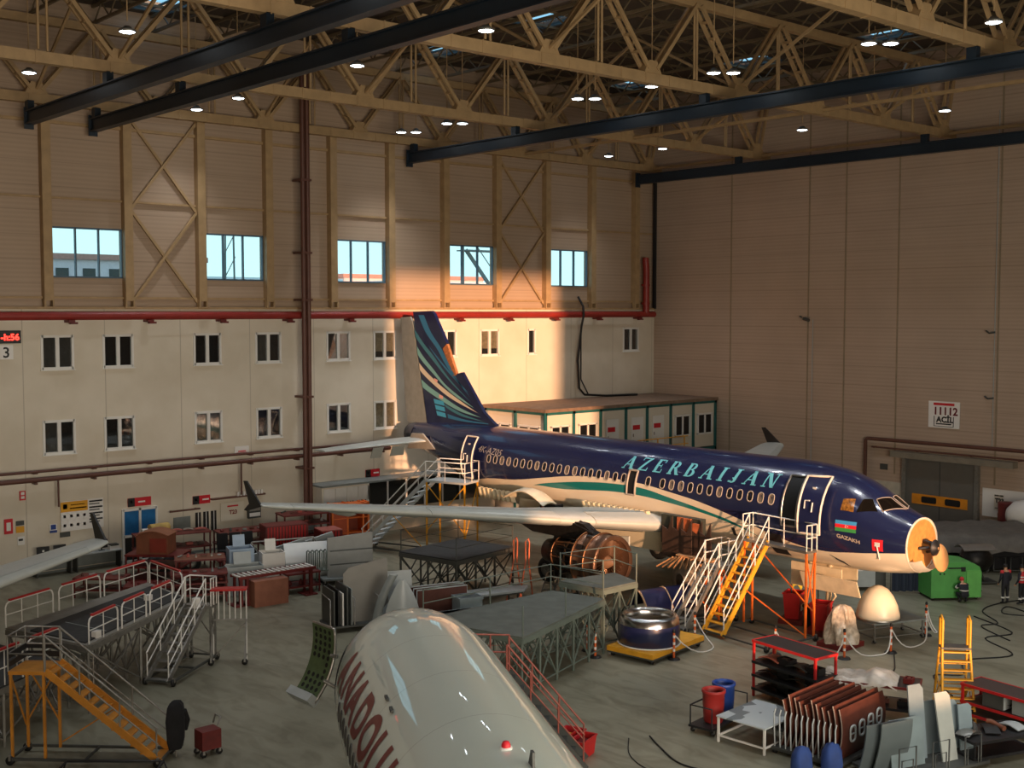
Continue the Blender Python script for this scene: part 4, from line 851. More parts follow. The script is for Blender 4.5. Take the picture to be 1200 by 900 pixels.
# low booth against the wall behind the tail stair
t = T('office_booth', 'low white booth with glass front against the back wall', 'booth', (35.95, 57.2, 0))
MB().bx((0, 0, 2.95), (12.8, 1.56, 3.05)).build('roof', primer, t); b = MB(); b.bx((0, .05, 0), (3.1, 1.56, 2.95)); b.bx((3.1, .1, 0), (12.7, .16, 1.3)); b.build('wall', wcream, t)
for i in range(7):
    x = 3.1+1.35*i; MB().bx((x-.05, 0, 1.3), (x+.05, .12, 2.95)).build('mullion', pvc, t); MB().bx((x+.05, .04, 1.32), (x+1.3, .08, 2.93)).build('glass', gl_dark, t)
for i in range(4): MB().bx((.1+.77*i, .0, .2), (.83+.77*i, .05, 2.85)).build('cabinet_door', white, t)
for i in range(14): tag(MB().lathe([(.07, 0), (.07, .2), (.03, .28), (.03, .34), (0, .34)], (36.3+.2*i, 57.0+.04*(i % 3), 1.75), n=8).build('bottle', [signblack, white, signred, dgrey][i % 4]), 'small bottle or can on the ledge in front of the white booth', 'bottle', 'bottles on the booth ledge')
t = T('ledge_shelf', 'long white ledge carrying bottles in front of the booth', 'shelf', (36.15, 56.85, 0)); MB().bx((0, 0, 1.68), (3.0, .3, 1.75)).build('shelf', white, t)
for x in (.05, 2.9): MB().bx((x, .05, 0), (x+.06, .25, 1.68)).build('leg', white, t)
# container offices in the corner
t = T('container_office', 'two-storey stack of white site-office containers with teal frames in the far corner', 'container office', (49.0, 52.94, 0))
MB().bx((0, .06, .1), (16.0, 5.7, 3.35)).build('lower_unit', wcream, t); MB().bx((.06, .06, 3.6), (16.0, 5.7, 6.7)).build('upper_unit', wcream, t)
MB().bx((-.15, -.12, 6.72), (16.04, 5.75, 6.92)).build('roof', M('rusty_container_roof', '7C6654', .7, var=.2), t)
xs = [0, 2.35, 4.7, 7.0, 9.0, 11.3, 13.6, 15.9]
for x in xs: MB().bx((x-.1, -.02, 0), (x+.1, .1, 6.72)).build('post', teal, t)
for y in (2.8, 5.6): MB().bx((-.04, y-.1, 0), (.08, y+.1, 6.72)).build('post', teal if y < 3 else primer, t)
for z in (3.35, 6.55): MB().bx((0, -.02, z), (16, .08, z+.2)).build('beam', teal, t); MB().bx((-.04, 0, z), (.08, 5.7, z+.2)).build('beam', teal, t)
def cwin(x0, x1, z0, z1, side=False):
    def q(a, d, z): return (d, a, z) if side else (a, d, z)
    f = MB(); m_ = (x0+x1)/2
    for x in (x0, m_, x1): f.bx(q(x-.06, -.04, z0), q(x+.06, .08, z1))
    for z in (z0, z1): f.bx(q(x0-.06, -.04, z-.06), q(x1+.06, .08, z+.06))
    o = f.build('window', pvc, t)
    for a, c in ((x0+.06, m_-.06), (m_+.06, x1-.06)): MB().bx(q(a, .02, z0+.06), q(c, .055, z1-.06)).build('pane', gl_dark, o)
for k in (0, 1, 4, 5, 6):
    if k in (4,): continue
    cwin(xs[k]+.45, xs[k+1]-.4, 4.5, 5.85)
for a in (.6, 3.3): cwin(a, a+1.9, 4.6, 5.8, True)
for k in (2, 3, 4):
    x = xs[k]+.5; d = MB().bx((x, -.02, 3.7), (x+1.1, .07, 6.0)).build('door', pvc, t); MB().bx((x+.1, -.05, 4.75), (x+.16, -.02, 4.95)).build('door_handle', steel, d)
    if k > 1: MB().bx((x+.1, -.04, 5.2), (x+.75, -.02, 5.5)).build('red_notice', signred, t)
MB().bx((13.95, -.03, 1.2), (15.6, .07, 2.6)).build('window', gl_dark, t)
t = T('walkway', 'metal walkway and rail in front of the upper container doors', 'walkway', (51.5, 52.0, 0)); MB().bx((0, 0, 3.45), (9.5, .85, 3.6)).build('deck', dgrey, t)
for i in range(8): MB().bx((1.3*i, .02, 0 if i % 2 == 0 else 3.6), (1.3*i+.06, .08, 4.6)).build('post', yel if i % 2 else dgrey, t)
for z in (4.1, 4.6): MB().cyl((0, .05, z), (9.5, .05, z), .035, 8).build('rail', yel, t)
# right wall: roller shutter, canopy, signs
t = S(MB().bx((XW-.12, 34.0, 0), (XW, 38.4, 4.2)).build('door_2', M('shutter_grey', '6F6C66', .5, .3, .05)))
b = MB(); b.bx((XW-.16, 34.45, 1.4), (XW-.12, 37.95, 2.0)); b.build('orange_band', M('amber_band', 'D98A20', .5), t)
for y in (35.5, 37.0): MB().prism(rrect(.95, .38, .1), .03, 'yz', XW-.17, c=(0, y-.15, 1.7)).build('vision_panel', dark, t)
for y in (36.2,): MB().bx((XW-.14, y-.02, 0), (XW-.11, y+.02, 4.2)).build('seam', dgrey, t)
for y in (33.9, 38.5): MB().bx((XW-.25, y-.12, 0), (XW, y+.12, 4.4)).build('guide_post', gal, t)
t = S(MB().bx((XW-.6, 31.6, 4.1), (XW, 39.2, 4.45)).build('trim_canopy', M('canopy_grey', '7E7566', .6)))
def rsign(name, label, cat, y, z, w_, h_, m_, items, dx=.05):
    t = T(name, label, cat, (XW-dx, y, z)); MB().bx((0, 0, 0), (dx, -w_, h_)).build('board', m_, t)
    for kind, *a in items:
        b = MB()
        if kind == 'r': b.bx((-.012, -a[0], a[1]), (0, -a[2], a[3])); b.build(a[5], a[4], t)
        else: flat_text(b, a[0], a[3], lambda u, v: (-.014, -a[1]-u, a[2]+v), bold=.02); b.build('lettering', a[4], t)
m_mar = M('maroon_print', '6A1A20', .5, var=0)
rsign('emergency_sign', 'white emergency-number board reading 11112 on the right wall', 'sign', 37.05, 6.02, 1.95, 1.55, signwhite, [('r', .32, 1.32, 1.62, 1.46, signred, 'header'), ('t', '11112', .3, .78, .62, m_mar), ('r', .35, .1, .39, .68, signblack, 'frame_line'), ('r', 1.56, .1, 1.6, .68, signblack, 'frame_line'), ('r', .35, .08, 1.6, .11, signblack, 'frame_line'), ('t', 'ACİL', .52, .34, .46, signblack), ('r', .5, .2, 1.45, .27, signblack, 'text_line')])
rsign('bay_sign', 'white panel reading T23 on the right wall right of the roller shutter', 'sign', 33.6, 1.2, 3.6, 1.6, signwhite, [('r', .7, .4, 1.25, 1.3, wcream, 'notice'), ('r', .72, 1.2, 1.24, 1.28, signblack, 'text_line'), ('t', 'T23', .76, .86, .32, signblack), ('r', .75, .5, 1.2, .56, dgrey, 'text_line')])
rsign('wall_box', 'grey control box on the right wall left of the roller shutter', 'control box', 40.2, 3.2, .5, .35, dgrey, [])
rsign('wall_panel', 'pale panelling low on the right wall left of the roller shutter', 'panel', 40.9, 1.0, 2.2, 1.5, M('panel_offwhite', 'B7AF9E', .6), [('r', .05, .7, 2.1, .74, dgrey, 'cable'), ('r', 1.2, .1, 1.7, .5, signblack, 'opening')])
# ------------------------------------------------------------------ things on the hall floor: builders
def caster(par, x, y, r=.11):
    b = MB(); b.lathe([(.02, -.04), (r, -.04), (r, .04), (.02, .04)], (x, y, r), 'y', 12); o = b.build('caster', black, par)
    MB().bx((x-.03, y-.06, r), (x+.03, y+.06, 2.2*r)).build('fork', gal, o)
def stair_unit(name, label, cat, base, az, run, rise, w_, sm, rm, lm, plat, steps=11, rails=True, frame=True, x_back=None):
    """straight stair climbing +x with a landing; plat = (x0, x1, y0, y1)"""
    t = T(name, label, cat, (base[0], base[1], 0), R_(az))
    for s in (-1, 1): MB().bar((0, s*w_/2, .12), (run, s*w_/2, rise), .06, .2).build('stringer', sm, t)
    for i in range(steps):
        k = (i+.7)/steps; MB().box((run*k, 0, rise*k-.02), (.26, w_-.05, .04)).build('tread', sm, t)
    x0, x1, y0, y1 = plat
    b = MB(); b.bx((x0, y0, rise-.1), (x1, y1, rise)); b.build('landing', sm, t)
    if rails:
        for s in (-1, 1):
            for h_, r in ((1.0, .03), (.5, .022)): MB().tube([(0.05, s*w_/2, .2+h_*.9), (run, s*w_/2, rise+h_)], r, 6).build('handrail', rm, t)
            for k in (.03, .35, .7, 1.): MB().cyl((run*k, s*w_/2, rise*k), (run*k, s*w_/2, rise*k+1.), .025, 6).build('baluster', rm, t)
        loop = [(x0, y0), (x1, y0), (x1, y1), (x0, y1)]
        for h_ in (.5, 1.): MB().tube([(p_[0], p_[1], rise+h_) for p_ in loop], .028, 6).build('guard_rail', rm, t)
        for p_ in loop+[((x0+x1)/2, y0), (x1, (y0+y1)/2)]: MB().cyl((p_[0], p_[1], rise), (p_[0], p_[1], rise+1.), .025, 6).build('post', rm, t)
    for p_ in ((x0+.05, y0+.05), (x1-.05, y0+.05), (x1-.05, y1-.05), (x0+.05, y1-.05)): MB().bar((p_[0], p_[1], .15), (p_[0], p_[1], rise-.1), .07).build('leg', lm, t)
    MB().bar((x0+.05, y0+.05, rise*.35), (x1-.05, y0+.05, rise*.95), .04).bar((x1-.05, y0+.05, rise*.35), (x0+.05, y0+.05, rise*.95), .04).build('brace', lm, t)
    MB().bar((x1, y0+.05, rise*.3), (x1-.05, y1-.05, rise*.95), .04).bar((run*.5, -w_/2, rise*.5), (x0, y0, .3), .04).build('brace', lm, t)
    if frame:
        b = MB(); ya, yc = min(y0, -w_/2), max(y1, w_/2)
        for y in (ya, yc): b.bar((0, y, .17), (x1, y, .17), .07)
        for x in (0, x1*.5, x1): b.bar((x, ya, .17), (x, yc, .17), .06)
        b.build('base_frame', dgrey if lm is not red else blackp, t)
        for x in (0.05, x1): caster(t, x, ya, .13); caster(t, x, yc, .13)
    return t
def guard(par, p, q, z, h_, red_top=True, rm=None):
    p = Vector((p[0], p[1], z)); q = Vector((q[0], q[1], z)); d = (q-p); L_ = d.length; d.normalize(); up = Vector((0, 0, 1)); r = .18
    pts = [p, p+up*(h_-r), p+up*(h_-r*.3)+d*r*.3, p+up*h_+d*r, q+up*h_-d*r, q+up*(h_-r*.3)-d*r*.3, q+up*(h_-r), q]
    o = MB().tube(pts, .03, 7).build('guard_rail', rm or white, par)
    n = max(1, int(L_/.9)); b = MB()
    for i in range(1, n+1): c = p+d*(L_*i/(n+1)); b.cyl(c, c+up*h_, .02, 6)
    b.tube([p+up*h_*.5, q+up*h_*.5], .02, 6); b.build('infill_bars', rm or white, o)
    if red_top: MB().bar(p+up*(h_+.05)+d*r, q+up*(h_+.05)-d*r, .09, .06).build('red_cap', red, o)
def scaffold(name, label, quad, z, dm, lm, group=None, th=.12, nx=3, ny=2, bracing=True):
    cx = sum(p[0] for p in quad)/4; cy = sum(p[1] for p in quad)/4
    t = T(name, label, 'work platform', (cx, cy, 0), 0, group); Q = [(p[0]-cx, p[1]-cy) for p in quad]
    b = MB(); b.prism(Q, th, 'xy', z-th/2); b.build('deck', dm, t)
    b = MB()
    for i in range(4): a, c = Q[i], Q[(i+1) % 4]; b.bar((a[0], a[1], z-.15), (c[0], c[1], z-.15), .06, .18)
    b.build('edge_beam', lm, t)
    def at(u, v): return lerp(lerp(Q[0], Q[1], u), lerp(Q[3], Q[2], u), v)
    G = [[at((i+.03)/(nx+.06), (j+.03)/(ny+.06)) for j in range(ny+1)] for i in range(nx+1)]
    for i in range(nx+1):
        for j in range(ny+1): p = G[i][j]; MB().bar((p[0], p[1], .0), (p[0], p[1], z-.1), .07).build('leg', lm, t)
    if bracing:
        for i in range(nx):
            for j in range(ny+1): p, q = G[i][j], G[i+1][j]; MB().bar((p[0], p[1], .2), (q[0], q[1], z-.2), .045).bar((q[0], q[1], .2), (p[0], p[1], z-.2), .045).bar((p[0], p[1], .25), (q[0], q[1], .25), .04).build('brace', lm, t)
        for i in range(nx+1):
            for j in range(ny): p, q = G[i][j], G[i][j+1]; MB().bar((p[0], p[1], .2), (q[0], q[1], z-.2), .045).bar((p[0], p[1], z-.3), (q[0], q[1], .3), .045).build('brace', lm, t)
    return t, Q
def rack(name, label, cat, x, y, az, L_, D, zs, pm, smt, post=.06, group=None, over=0.):
    t = T(name, label, cat, (x, y, 0), R_(az), group)
    for a in (-1, 1):
        for c in (-1, 1): MB().bar((a*(L_/2-.04), c*(D/2-.04), 0), (a*(L_/2-.04), c*(D/2-.04), zs[-1]+over), post).build('post', pm, t)
    for z in zs:
        o = MB().bx((-L_/2, -D/2, z-.05), (L_/2, D/2, z)).build('shelf', smt, t)
        b = MB()
        for c in (-1, 1): b.bar((-L_/2, c*D/2, z-.03), (L_/2, c*D/2, z-.03), .05, .08)
        for a in (-1, 1): b.bar((a*L_/2, -D/2, z-.03), (a*L_/2, D/2, z-.03), .05, .08)
        b.build('shelf_rim', smt if (smt is blackp and z != zs[-1]) else pm, o)
    return t
def wpt(x, y, az, u, v): a = R_(az); return (x+u*math.cos(a)-v*math.sin(a), y+u*math.sin(a)+v*math.cos(a))
def crate(b, L_, W_, H_): # open-topped tray
    for s in (-1, 1): b.bx((s*L_/2-.02, -W_/2, 0), (s*L_/2+.02, W_/2, H_)); b.bx((-L_/2, s*W_/2-.02, 0), (L_/2, s*W_/2+.02, H_))
    b.bx((-L_/2, -W_/2, 0), (L_/2, W_/2, .03)); return b
def part_mesh(kind, s):
    b = MB()
    if kind == 'duct': b.tube([(-.4*s, 0, .12*s), (0, .05, .14*s), (.25*s, .1, .2*s), (.4*s, .3*s, .2*s)], .11*s, 8)
    if kind == 'panel': b.slab([[Vector((-.5*s+i*.2*s, -.3*s+.2*j*s, .03+.12*s*math.sin(math.pi*i/5))) for j in range(4)] for i in range(6)], .03)
    if kind == 'box': crate(b, .6*s, .4*s, .26*s); b.box((.05*s, 0, .14*s), (.3*s, .2*s, .2*s), .4)
    if kind == 'ring': b.lathe([(.2*s, 0), (.3*s, .02), (.3*s, .16*s), (.2*s, .18*s), (.2*s, 0)], n=16)
    if kind == 'fairing': b.lathe([(0, .55*s), (.1*s, .45*s), (.2*s, .2*s), (.24*s, 0)], n=12)
    return b
KIND_LAB = {'duct': 'bent metal duct lying among red racks of removed aircraft parts', 'panel': 'small curved panel lying among red racks of removed aircraft parts', 'box': 'small open parts tray on the racks of removed aircraft parts', 'ring': 'ring-shaped part lying on the racks of removed aircraft parts', 'fairing': 'cone-shaped fairing standing on the racks of removed aircraft parts'}
def small_part(kind, x, y, z, s, m_, rz):
    o = part_mesh(kind, s).build({'duct': 'duct', 'panel': 'curved_sheet', 'box': 'parts_tray', 'ring': 'ring', 'fairing': 'fairing'}[kind], m_, None, (x, y, z), rz)
    return tag(o, KIND_LAB[kind], 'aircraft part', {'duct': 'ducts', 'panel': 'curved panels', 'box': 'parts trays', 'ring': 'rings', 'fairing': 'fairings'}[kind]+' on the parts racks')
def fill(x, y, az, L_, D, z, n, mats, smax=.8):
    for i in range(n):
        u = -L_/2+L_*(i+.5)/n; v = random.uniform(-.15, .15)*D; p = wpt(x, y, az, u, v); s = min(smax, L_/n*.95, D*.8)*random.uniform(.8, 1.)
        small_part(random.choice(list(KIND_LAB)), p[0], p[1], z+.012, s, random.choice(mats), R_(az)+random.choice((0, .2, -.2)))

# ------------------------------------------------------------------ left: wing dock, yellow stair
t, Q = scaffold('wing_dock', 'long grey wing dock with black deck and red-topped white rails at left', [(19.9, 44.4), (19.9, 41.1), (14.6, 37.2), (13.4, 41.1)], 2.25, M('dusty_deck', '85827A', .7, var=.15), gal, nx=4, ny=2)
cx, cy = 16.95, 40.95
b = MB(); b.prism([(19.7-cx, 43.6-cy), (19.75-cx, 41.25-cy), (14.65-cx, 37.45-cy), (13.85-cx, 40.1-cy)], .04, 'xy', 2.27); b.build('deck_mat', deckm, t)
b = MB()
for k in range(1, 5): p, q = lerp((19.6, 43.0), (14.0, 39.7), k/5), lerp((19.7, 41.3), (14.7, 37.6), k/5); b.bar((p[0]-cx, p[1]-cy, 2.295), (q[0]-cx, q[1]-cy, 2.295), .04, .01)
b.build('mat_joints', primer, t)
L0, L1, R0, R1 = (19.9, 44.4), (13.4, 41.1), (19.9, 41.1), (14.6, 37.2)
def sub(a, c, u0, u1): p, q = lerp(a, c, u0), lerp(a, c, u1); return (p[0]-cx, p[1]-cy), (q[0]-cx, q[1]-cy)
for a, c, segs in ((L0, L1, ((.0, .34), (.37, .66), (.7, 1.))), (L0, R0, ((.05, .9),)), (R0, R1, ((.16, .4), (.44, .68), (.72, .98)))):
    for u0, u1 in segs: p, q = sub(a, c, u0, u1); guard(t, p, q, 2.25, .85)
for x, y in ((19.7, 39.9), (15.2, 37.9), (18.6, 41.5)): MB().box((x-cx, y-cy, 2.3), (.25, .2, .35), .5).build('control_box', signwhite, t)
t, Q = scaffold('wing_dock', 'lower section of the wing dock at the left edge with red-topped rails', [(13.0, 40.8), (13.9, 37.5), (9.4, 34.6), (8.2, 38.6)], 1.85, deckm, gal, nx=3, ny=2)
cx, cy = sum((13.0, 13.9, 9.4, 8.2))/4, sum((40.8, 37.5, 34.6, 38.6))/4
for a, c, segs in (((13.0, 40.8), (8.2, 38.6), ((.05, .45), (.5, .95))), ((13.9, 37.5), (9.4, 34.6), ((.0, .3), (.34, .64), (.68, .98)))):
    for u0, u1 in segs: p, q = sub(a, c, u0, u1); guard(t, p, q, 1.85, 1.05)
stair_unit('dock_stair', 'grey stair with looped handrails leading up to the wing dock', 'stair', (17.55, 38.6), 36.3, 2.9, 2.1, .8, gal, white, gal, (2.9, 3.35, -.6, .45), 9)
t = T('dock_ladder', 'white-barred gate unit with red top standing at the right end of the wing dock', 'barrier', (20.95, 39.75, 0), R_(-35))
for i in range(7): MB().cyl((-.6+.2*i, 0, 1.5 if 0 < i < 6 else 0), (-.6+.2*i, 0, 2.65), .025, 6).build('bar', white, t)
MB().bx((-.65, -.4, 2.65), (.65, .05, 2.72)).build('red_top', red, t); MB().bar((-.6, 0, 1.5), (.6, 0, 1.5), .06).bar((-.6, 0, .1), (.6, -.0, 1.4), .05).build('frame', gal, t)
for x in (-.6, .6): MB().bar((x, 0, .2), (x, -.75, .2), .05).bar((x, -.75, .2), (x, 0, 1.5), .05).build('stay', gal, t); caster(t, x, -.7)
stair_unit('access_stair', 'yellow-ochre steep stair in the lower left corner', 'stair', (14.75, 31.9), 136, 3.25, 2.7, 1.0, M('ochre_paint', 'B97B2A', .5, var=.2), gal, bpy.data.materials['ochre_paint'], (3.25, 4.3, -.55, .55), 12)
t = T('platform_guard', 'open black and ochre guard box at the top of the yellow-ochre stair', 'guard box', wpt(14.75, 31.9, 136, 3.75, 0)+(2.7,), R_(136))
for k in (.12, .36): MB().bx((-.5, -.58, k), (.5, -.55, k+.16)).bx((.5, -.55, k), (.53, .55, k+.16)).build('kick_board', blackp, t)
t = T('black_jacket', 'black jacket hung over the lower handrail of the yellow-ochre stair', 'jacket', (15.1, 32.0, 0))
rings = [[Vector((.28*w_*math.cos(a)+.05*math.sin(3*a), .2*w_*math.sin(a)+.02*math.cos(5*a), z)) for a in [2*math.pi*i/20 for i in range(20)]] for z, w_ in ((.25, .75), (.5, 1.), (.8, 1.05), (1.1, 1.15), (1.35, 1.0), (1.5, .9), (1.62, .55), (1.66, .1))]
MB().loft(rings).build('jacket_body', cloth, t); MB().tube([(.25, 0, 1.3), (.38, .05, 1.0), (.34, .1, .7)], [.1, .09, .07], 8).build('sleeve', cloth, t); MB().cyl((0, 0, 0), (0, 0, 1.0), .03, 8).build('hanging_post', gal, t)
t = T('tubular_stand', 'low black tubular frame lying on the floor at the bottom left', 'frame', (12.6, 31.6, 0), R_(-40)); MB().tube([(-1.2, 0, 0.03), (-1.1, 0, .3), (1.6, 0, .3), (1.7, 0, .03)], .03, 6).tube([(-1.2, .8, .03), (-1.1, .8, .3), (1.6, .8, .3), (1.7, .8, .03)], .03, 6).build('tubes', blackp, t); [MB().bar((x, 0, .3), (x, .8, .3), .05).build('crossbar', blackp, t) for x in (-1.1, 1.6)]
t = T('tool_trolley', 'small red trolley with chains below the black jacket', 'trolley', (15.9, 31.6, 0)); MB().bx((-.3, -.25, .2), (.3, .25, .75)).build('body', dred, t); MB().tube([(.3, 0, .75), (.42, 0, 1.0), (.35, .2, 1.05), (.3, .25, .8)], .03, 6).build('handle', gal, t)
for x in (-.25, .25): caster(t, x, -.2, .09); caster(t, x, .2, .09)

# ------------------------------------------------------------------ red racks of removed parts in front of the back wall
pm = [alu, lgrey, dred, brownp, dgrey, primer, M('pale_red_paint', 'A8544A', .5), gal]
t = rack('parts_rack', 'tall red rack under the brown curved-top cabinet at left', 'rack', 24.3, 53.0, -45, 2.6, 1.6, (.4, 1.0, 1.55), dred, dred)
t = T('curved_top_cabinet', 'brown cabinet with curved canvas top standing on a red rack', 'cabinet', (24.2, 53.0, 1.56), R_(-45)); b = MB(); b.prism([(-.75, 0), (.75, 0), (.75, .85)]+[(.75-1.5*i/8, .85+.2*math.sin(math.pi*i/8)) for i in range(1, 8)]+[(-.75, .85)], 1.1, 'xz'); b.build('body', wood, t); MB().slab([[Vector((-.79+1.58*i/8, -.6+1.2*j, .865+.2*math.sin(math.pi*i/8))) for j in (0, 1)] for i in range(9)], .03).build('canvas_top', M('canvas_brown', '8A5538', .7), t); MB().bx((-.1, -.58, .1), (.68, -.54, .75)).build('door', M('cabinet_red', '7C2F22', .5), t)
for i, (x, y, az, L_, D, zs, lab) in enumerate([(25.15, 50.5, -25, 2.2, 1.3, (.35, .85, 1.6), 'dark red rack with a cluttered top board, right of the curved-top cabinet'), (26.2, 55.6, -12, 3.6, 1.2, (.5, 1.2, 1.9), 'dark red rack holding wheels, behind the cluttered board'),
    (29.6, 54.9, -10, 2.4, 1.4, (.4, 1.1, 1.7), 'dark red rack right of the rack with wheels'), (31.7, 53.0, -12, 2.6, 1.4, (.4, 1.0), 'low dark red rack below the red crates'), (33.6, 55.4, -10, 2.6, 1.3, (.35, .95, 1.55, 2.1), 'dark red rack full of small boxes left of the orange cabinet'),
    (28.2, 52.1, -12, 2.6, 1.2, (.4, .95), 'low dark red rack behind the pale bins'), (32.2, 51.2, -10, 2.4, 1.2, (.35, .9), 'low dark red rack behind the white triangular panel'), (22.8, 50.5, -35, 2.2, 1.2, (.3, .7), 'low dark red rack just behind the wing dock rails'), (24.3, 48.9, -25, 2.4, 1.1, (.4, .9, 1.3), 'dark red rack left of the pale grey bin, beyond the dock rails'), (21.4, 52.6, -45, 2.2, 1.1, (.4, .9), 'low dark red rack below and left of the curved-top cabinet')]):
    rack('parts_rack', lab, 'rack', x, y, az, L_, D, zs, dred, dred if i else wood, .07, over=.25 if i in (3, 6) else 0)
    for z in zs: fill(x, y, az, L_*.95, D, z, 6, pm, .7)
for i, (u, lab) in enumerate(((-1.2, 'left'), (-.35, 'middle'), (.5, 'right'))):
    p = wpt(26.2, 55.0, -12, u, -.35); t = T('wheel_assembly', 'aircraft wheel standing on the floor before the red racks, %s of three' % lab, 'wheel', (p[0], p[1]-.1, .5), R_(-12)); wheel(t, (0, 0, 0), .5, .36, 'tyre'); [setattr(c, 'rotation_euler', Euler((0, 0, R_(90)))) for c in kids(t)]
t = T('tarp_roll', 'yellowish rolled tarpaulin on top of the rack with wheels', 'tarpaulin', (25.6, 55.7, 1.92)); MB().cyl((-.5, 0, .24), (.5, .05, .24), .24, 12).build('roll', M('tarp_tan', 'B79A55', .7, var=.3), t); MB().cyl((-.9, 0, .15), (-.6, 0, .15), .15, 10).build('white_roll', white, t)
for i, (x, y, z, L_, H_, lab) in enumerate([(31.3, 54.4, 1.02, 2.2, .95, 'red slatted crate, larger one behind the wing tip'), (33.0, 52.9, 1.02, 1.1, .7, 'red slatted crate, smaller one with a pale lid')]):
    t = T('slatted_crate', lab, 'crate', (x, y-.9, z), R_(-12)); crate(MB(), L_, 1.1, H_).build('body', dred, t)
    b = MB()
    for k in range(int(L_/.16)): b.bx((-L_/2+.06+.16*k, -.6, .05), (-L_/2+.14+.16*k, -.56, H_))
    b.build('slats', red, t); MB().bx((-L_/2, -.6, H_), (L_/2, .6, H_+.05)).build('lid', dred if i == 0 else M('lid_pink', '9B5148', .5), t)
t = T('orange_cabinet', 'tall orange cabinet below the wing, with open bays', 'cabinet', (35.9, 54.6, 0), R_(-12))
for x in (-1.0, -.15, .75, 1.05): MB().bx((x-.05, -.4, 0), (x+.05, .4, 2.5)).build('side_panel', orange, t)
for z in (.1, .9, 1.7, 2.45): MB().bx((-1.0, -.4, z-.04), (1.05, .4, z)).build('shelf', orange, t)
MB().bx((-1.0, -.38, .1), (-.15, -.34, 2.45)).build('door', M('burnt_orange', 'A4431C', .55), t); MB().bx((-.15, .3, .1), (.75, .35, 2.45)).build('back_panel', M('burnt_orange_dark', '7E3217', .6), t)
for i, (x, y) in enumerate(((27.3, 52.75), (27.9, 52.62), (28.5, 52.5))):
    t = T('airline_chair', 'black cabin seat on the red rack behind the pale bins, %s of three' % ('left', 'middle', 'right')[i], 'seat', (x, y-.5, .96), R_(-12)); MB().bx((-.27, -.3, 0), (.27, .3, .4)).build('seat', cloth, t); MB().prism([(.2, .3), (.32, .3), (.42, 1.15), (.3, 1.15)], .52, 'yz').build('backrest', cloth, t)
# pale composite parts, panels and bins in the middle left
def loose(name, label, cat, mb, m_, x, y, z=0., az=0.): return tag(mb.build(name, m_, None, (x, y, z), R_(az)), label, cat)
def plate(w_, h_, th=.05, lean=0., poly=None):
    poly = poly or [(-w_/2, 0), (w_/2, 0), (w_/2, h_), (-w_/2, h_)]
    return MB().prism(poly, th, 'xz', rot=Matrix.Rotation(R_(lean), 3, 'X'))
t = T('tube_frame_trolley', 'grey tubular A-frame trolley holding a pale wing panel', 'trolley', (29.2, 50.0, 0), R_(-15)); b = MB()
for x in (-1.5, 1.5): b.tube([(x-.5, 0, 1.0), (x, 0, 1.95), (x+.5, 0, 1.0)], .035, 6); b.cyl((x, 0, .1), (x, 0, 1.95), .04, 8)
b.tube([(-1.5, 0, 1.95), (1.5, 0, 1.95)], .04, 8); b.build('frame', gal, t); MB().bx((-1.6, -.5, .15), (1.6, .5, .22)).build('base', dgrey, t)
for x in (-1.4, 1.4): caster(t, x, -.45); caster(t, x, .45)
loose('tapered_sheet', 'long pale tapered panel standing behind the tubular trolley', 'panel', plate(0, 0, .1, 6, [(-2.2, 0), (1.9, 0), (1.9, 1.45), (1.2, 1.5), (-2.2, .75)]), lgrey, 29.3, 50.9, .25, -12)
loose('triangular_sheet', 'pale triangular panel standing behind the white cowl', 'panel', plate(0, 0, .12, 5, [(-1.1, 0), (1.1, 0), (.5, 1.6), (-.9, 1.25)]), lgrey, 31.4, 50.1, .45, -10)
t = T('engine_cowl_half', 'white curved cowl half standing beside the grey panel', 'cowl', (30.1, 49.0, .1), R_(-20)); MB().slab([[Vector((-1.3+2.6*i/6, -.5*math.sin(math.pi*j/10)*1.1, 1.75*j/10)) for j in range(11)] for i in range(7)], .06).build('skin', M('gloss_white', 'D6D9D8', .25, var=.03), t); MB().bx((-1.3, -.1, -.08), (1.3, .3, 0)).build('cradle', dgrey, t)
t = T('panel_trolley', 'grey trolley holding a tall grey slab panel', 'trolley', (31.3, 47.6, 0), R_(-18)); MB().bx((-1.3, -.4, .22), (1.3, .5, .3)).build('base', primer, t); MB().prism([(-1.0, .3), (1.2, .3), (1.25, 2.3), (-.95, 2.15)], .14, 'xz', 0, Matrix.Rotation(R_(-6), 3, 'X')).build('slab', M('slab_grey', '8E8F8B', .5, var=.06), t)
b = MB()
for z in (.9, 1.55): b.bx((-.9, -.18, z), (1.15, -.1, z+.04))
b.build('straps', dgrey, t)
for x in (-1.2, 1.2): caster(t, x, -.3); caster(t, x, .4)
t = T('hoop_stand', 'small stand with green-grey hoops before the white cowl', 'stand', (29.5, 47.5, 0), R_(-20)); MB().bx((-.5, -.3, .85), (.5, .3, .9)).bar((0, 0, 0), (0, 0, .85), .08).build('base', gpaint, t)
for i in range(5): MB().tube([(-.4+.2*i, -.25, .9), (-.4+.2*i, -.25, 1.7), (-.35+.2*i, -.2, 1.75), (-.35+.2*i, .2, 1.75), (-.4+.2*i, .25, 1.7), (-.4+.2*i, .25, .9)], .035, 6).build('hoop', gpaint, t)
for x, y, z, m_, L_, H_, lab in ((26.5, 48.9, 0, lgrey, 1.6, 1.3, 'pale grey bin, front one before the tubular trolley'), (26.9, 49.95, .0, M('pale_blue_plastic', '9AB0C6', .4), 1.1, 1.9, 'pale blue bin behind the pale grey bin'), (27.9, 48.8, 0, white, 1.0, 1.75, 'white box standing right of the pale grey bin')):
    t = T('parts_bin', lab, 'bin', (x, y, z), R_(-18)); crate(MB(), L_, .9, H_).build('body', m_, t); MB().box((0, .35, H_+.25), (L_*.5, .06, .55), rot=Matrix.Rotation(R_(-15), 3, 'X')).build('insert', m_, t)
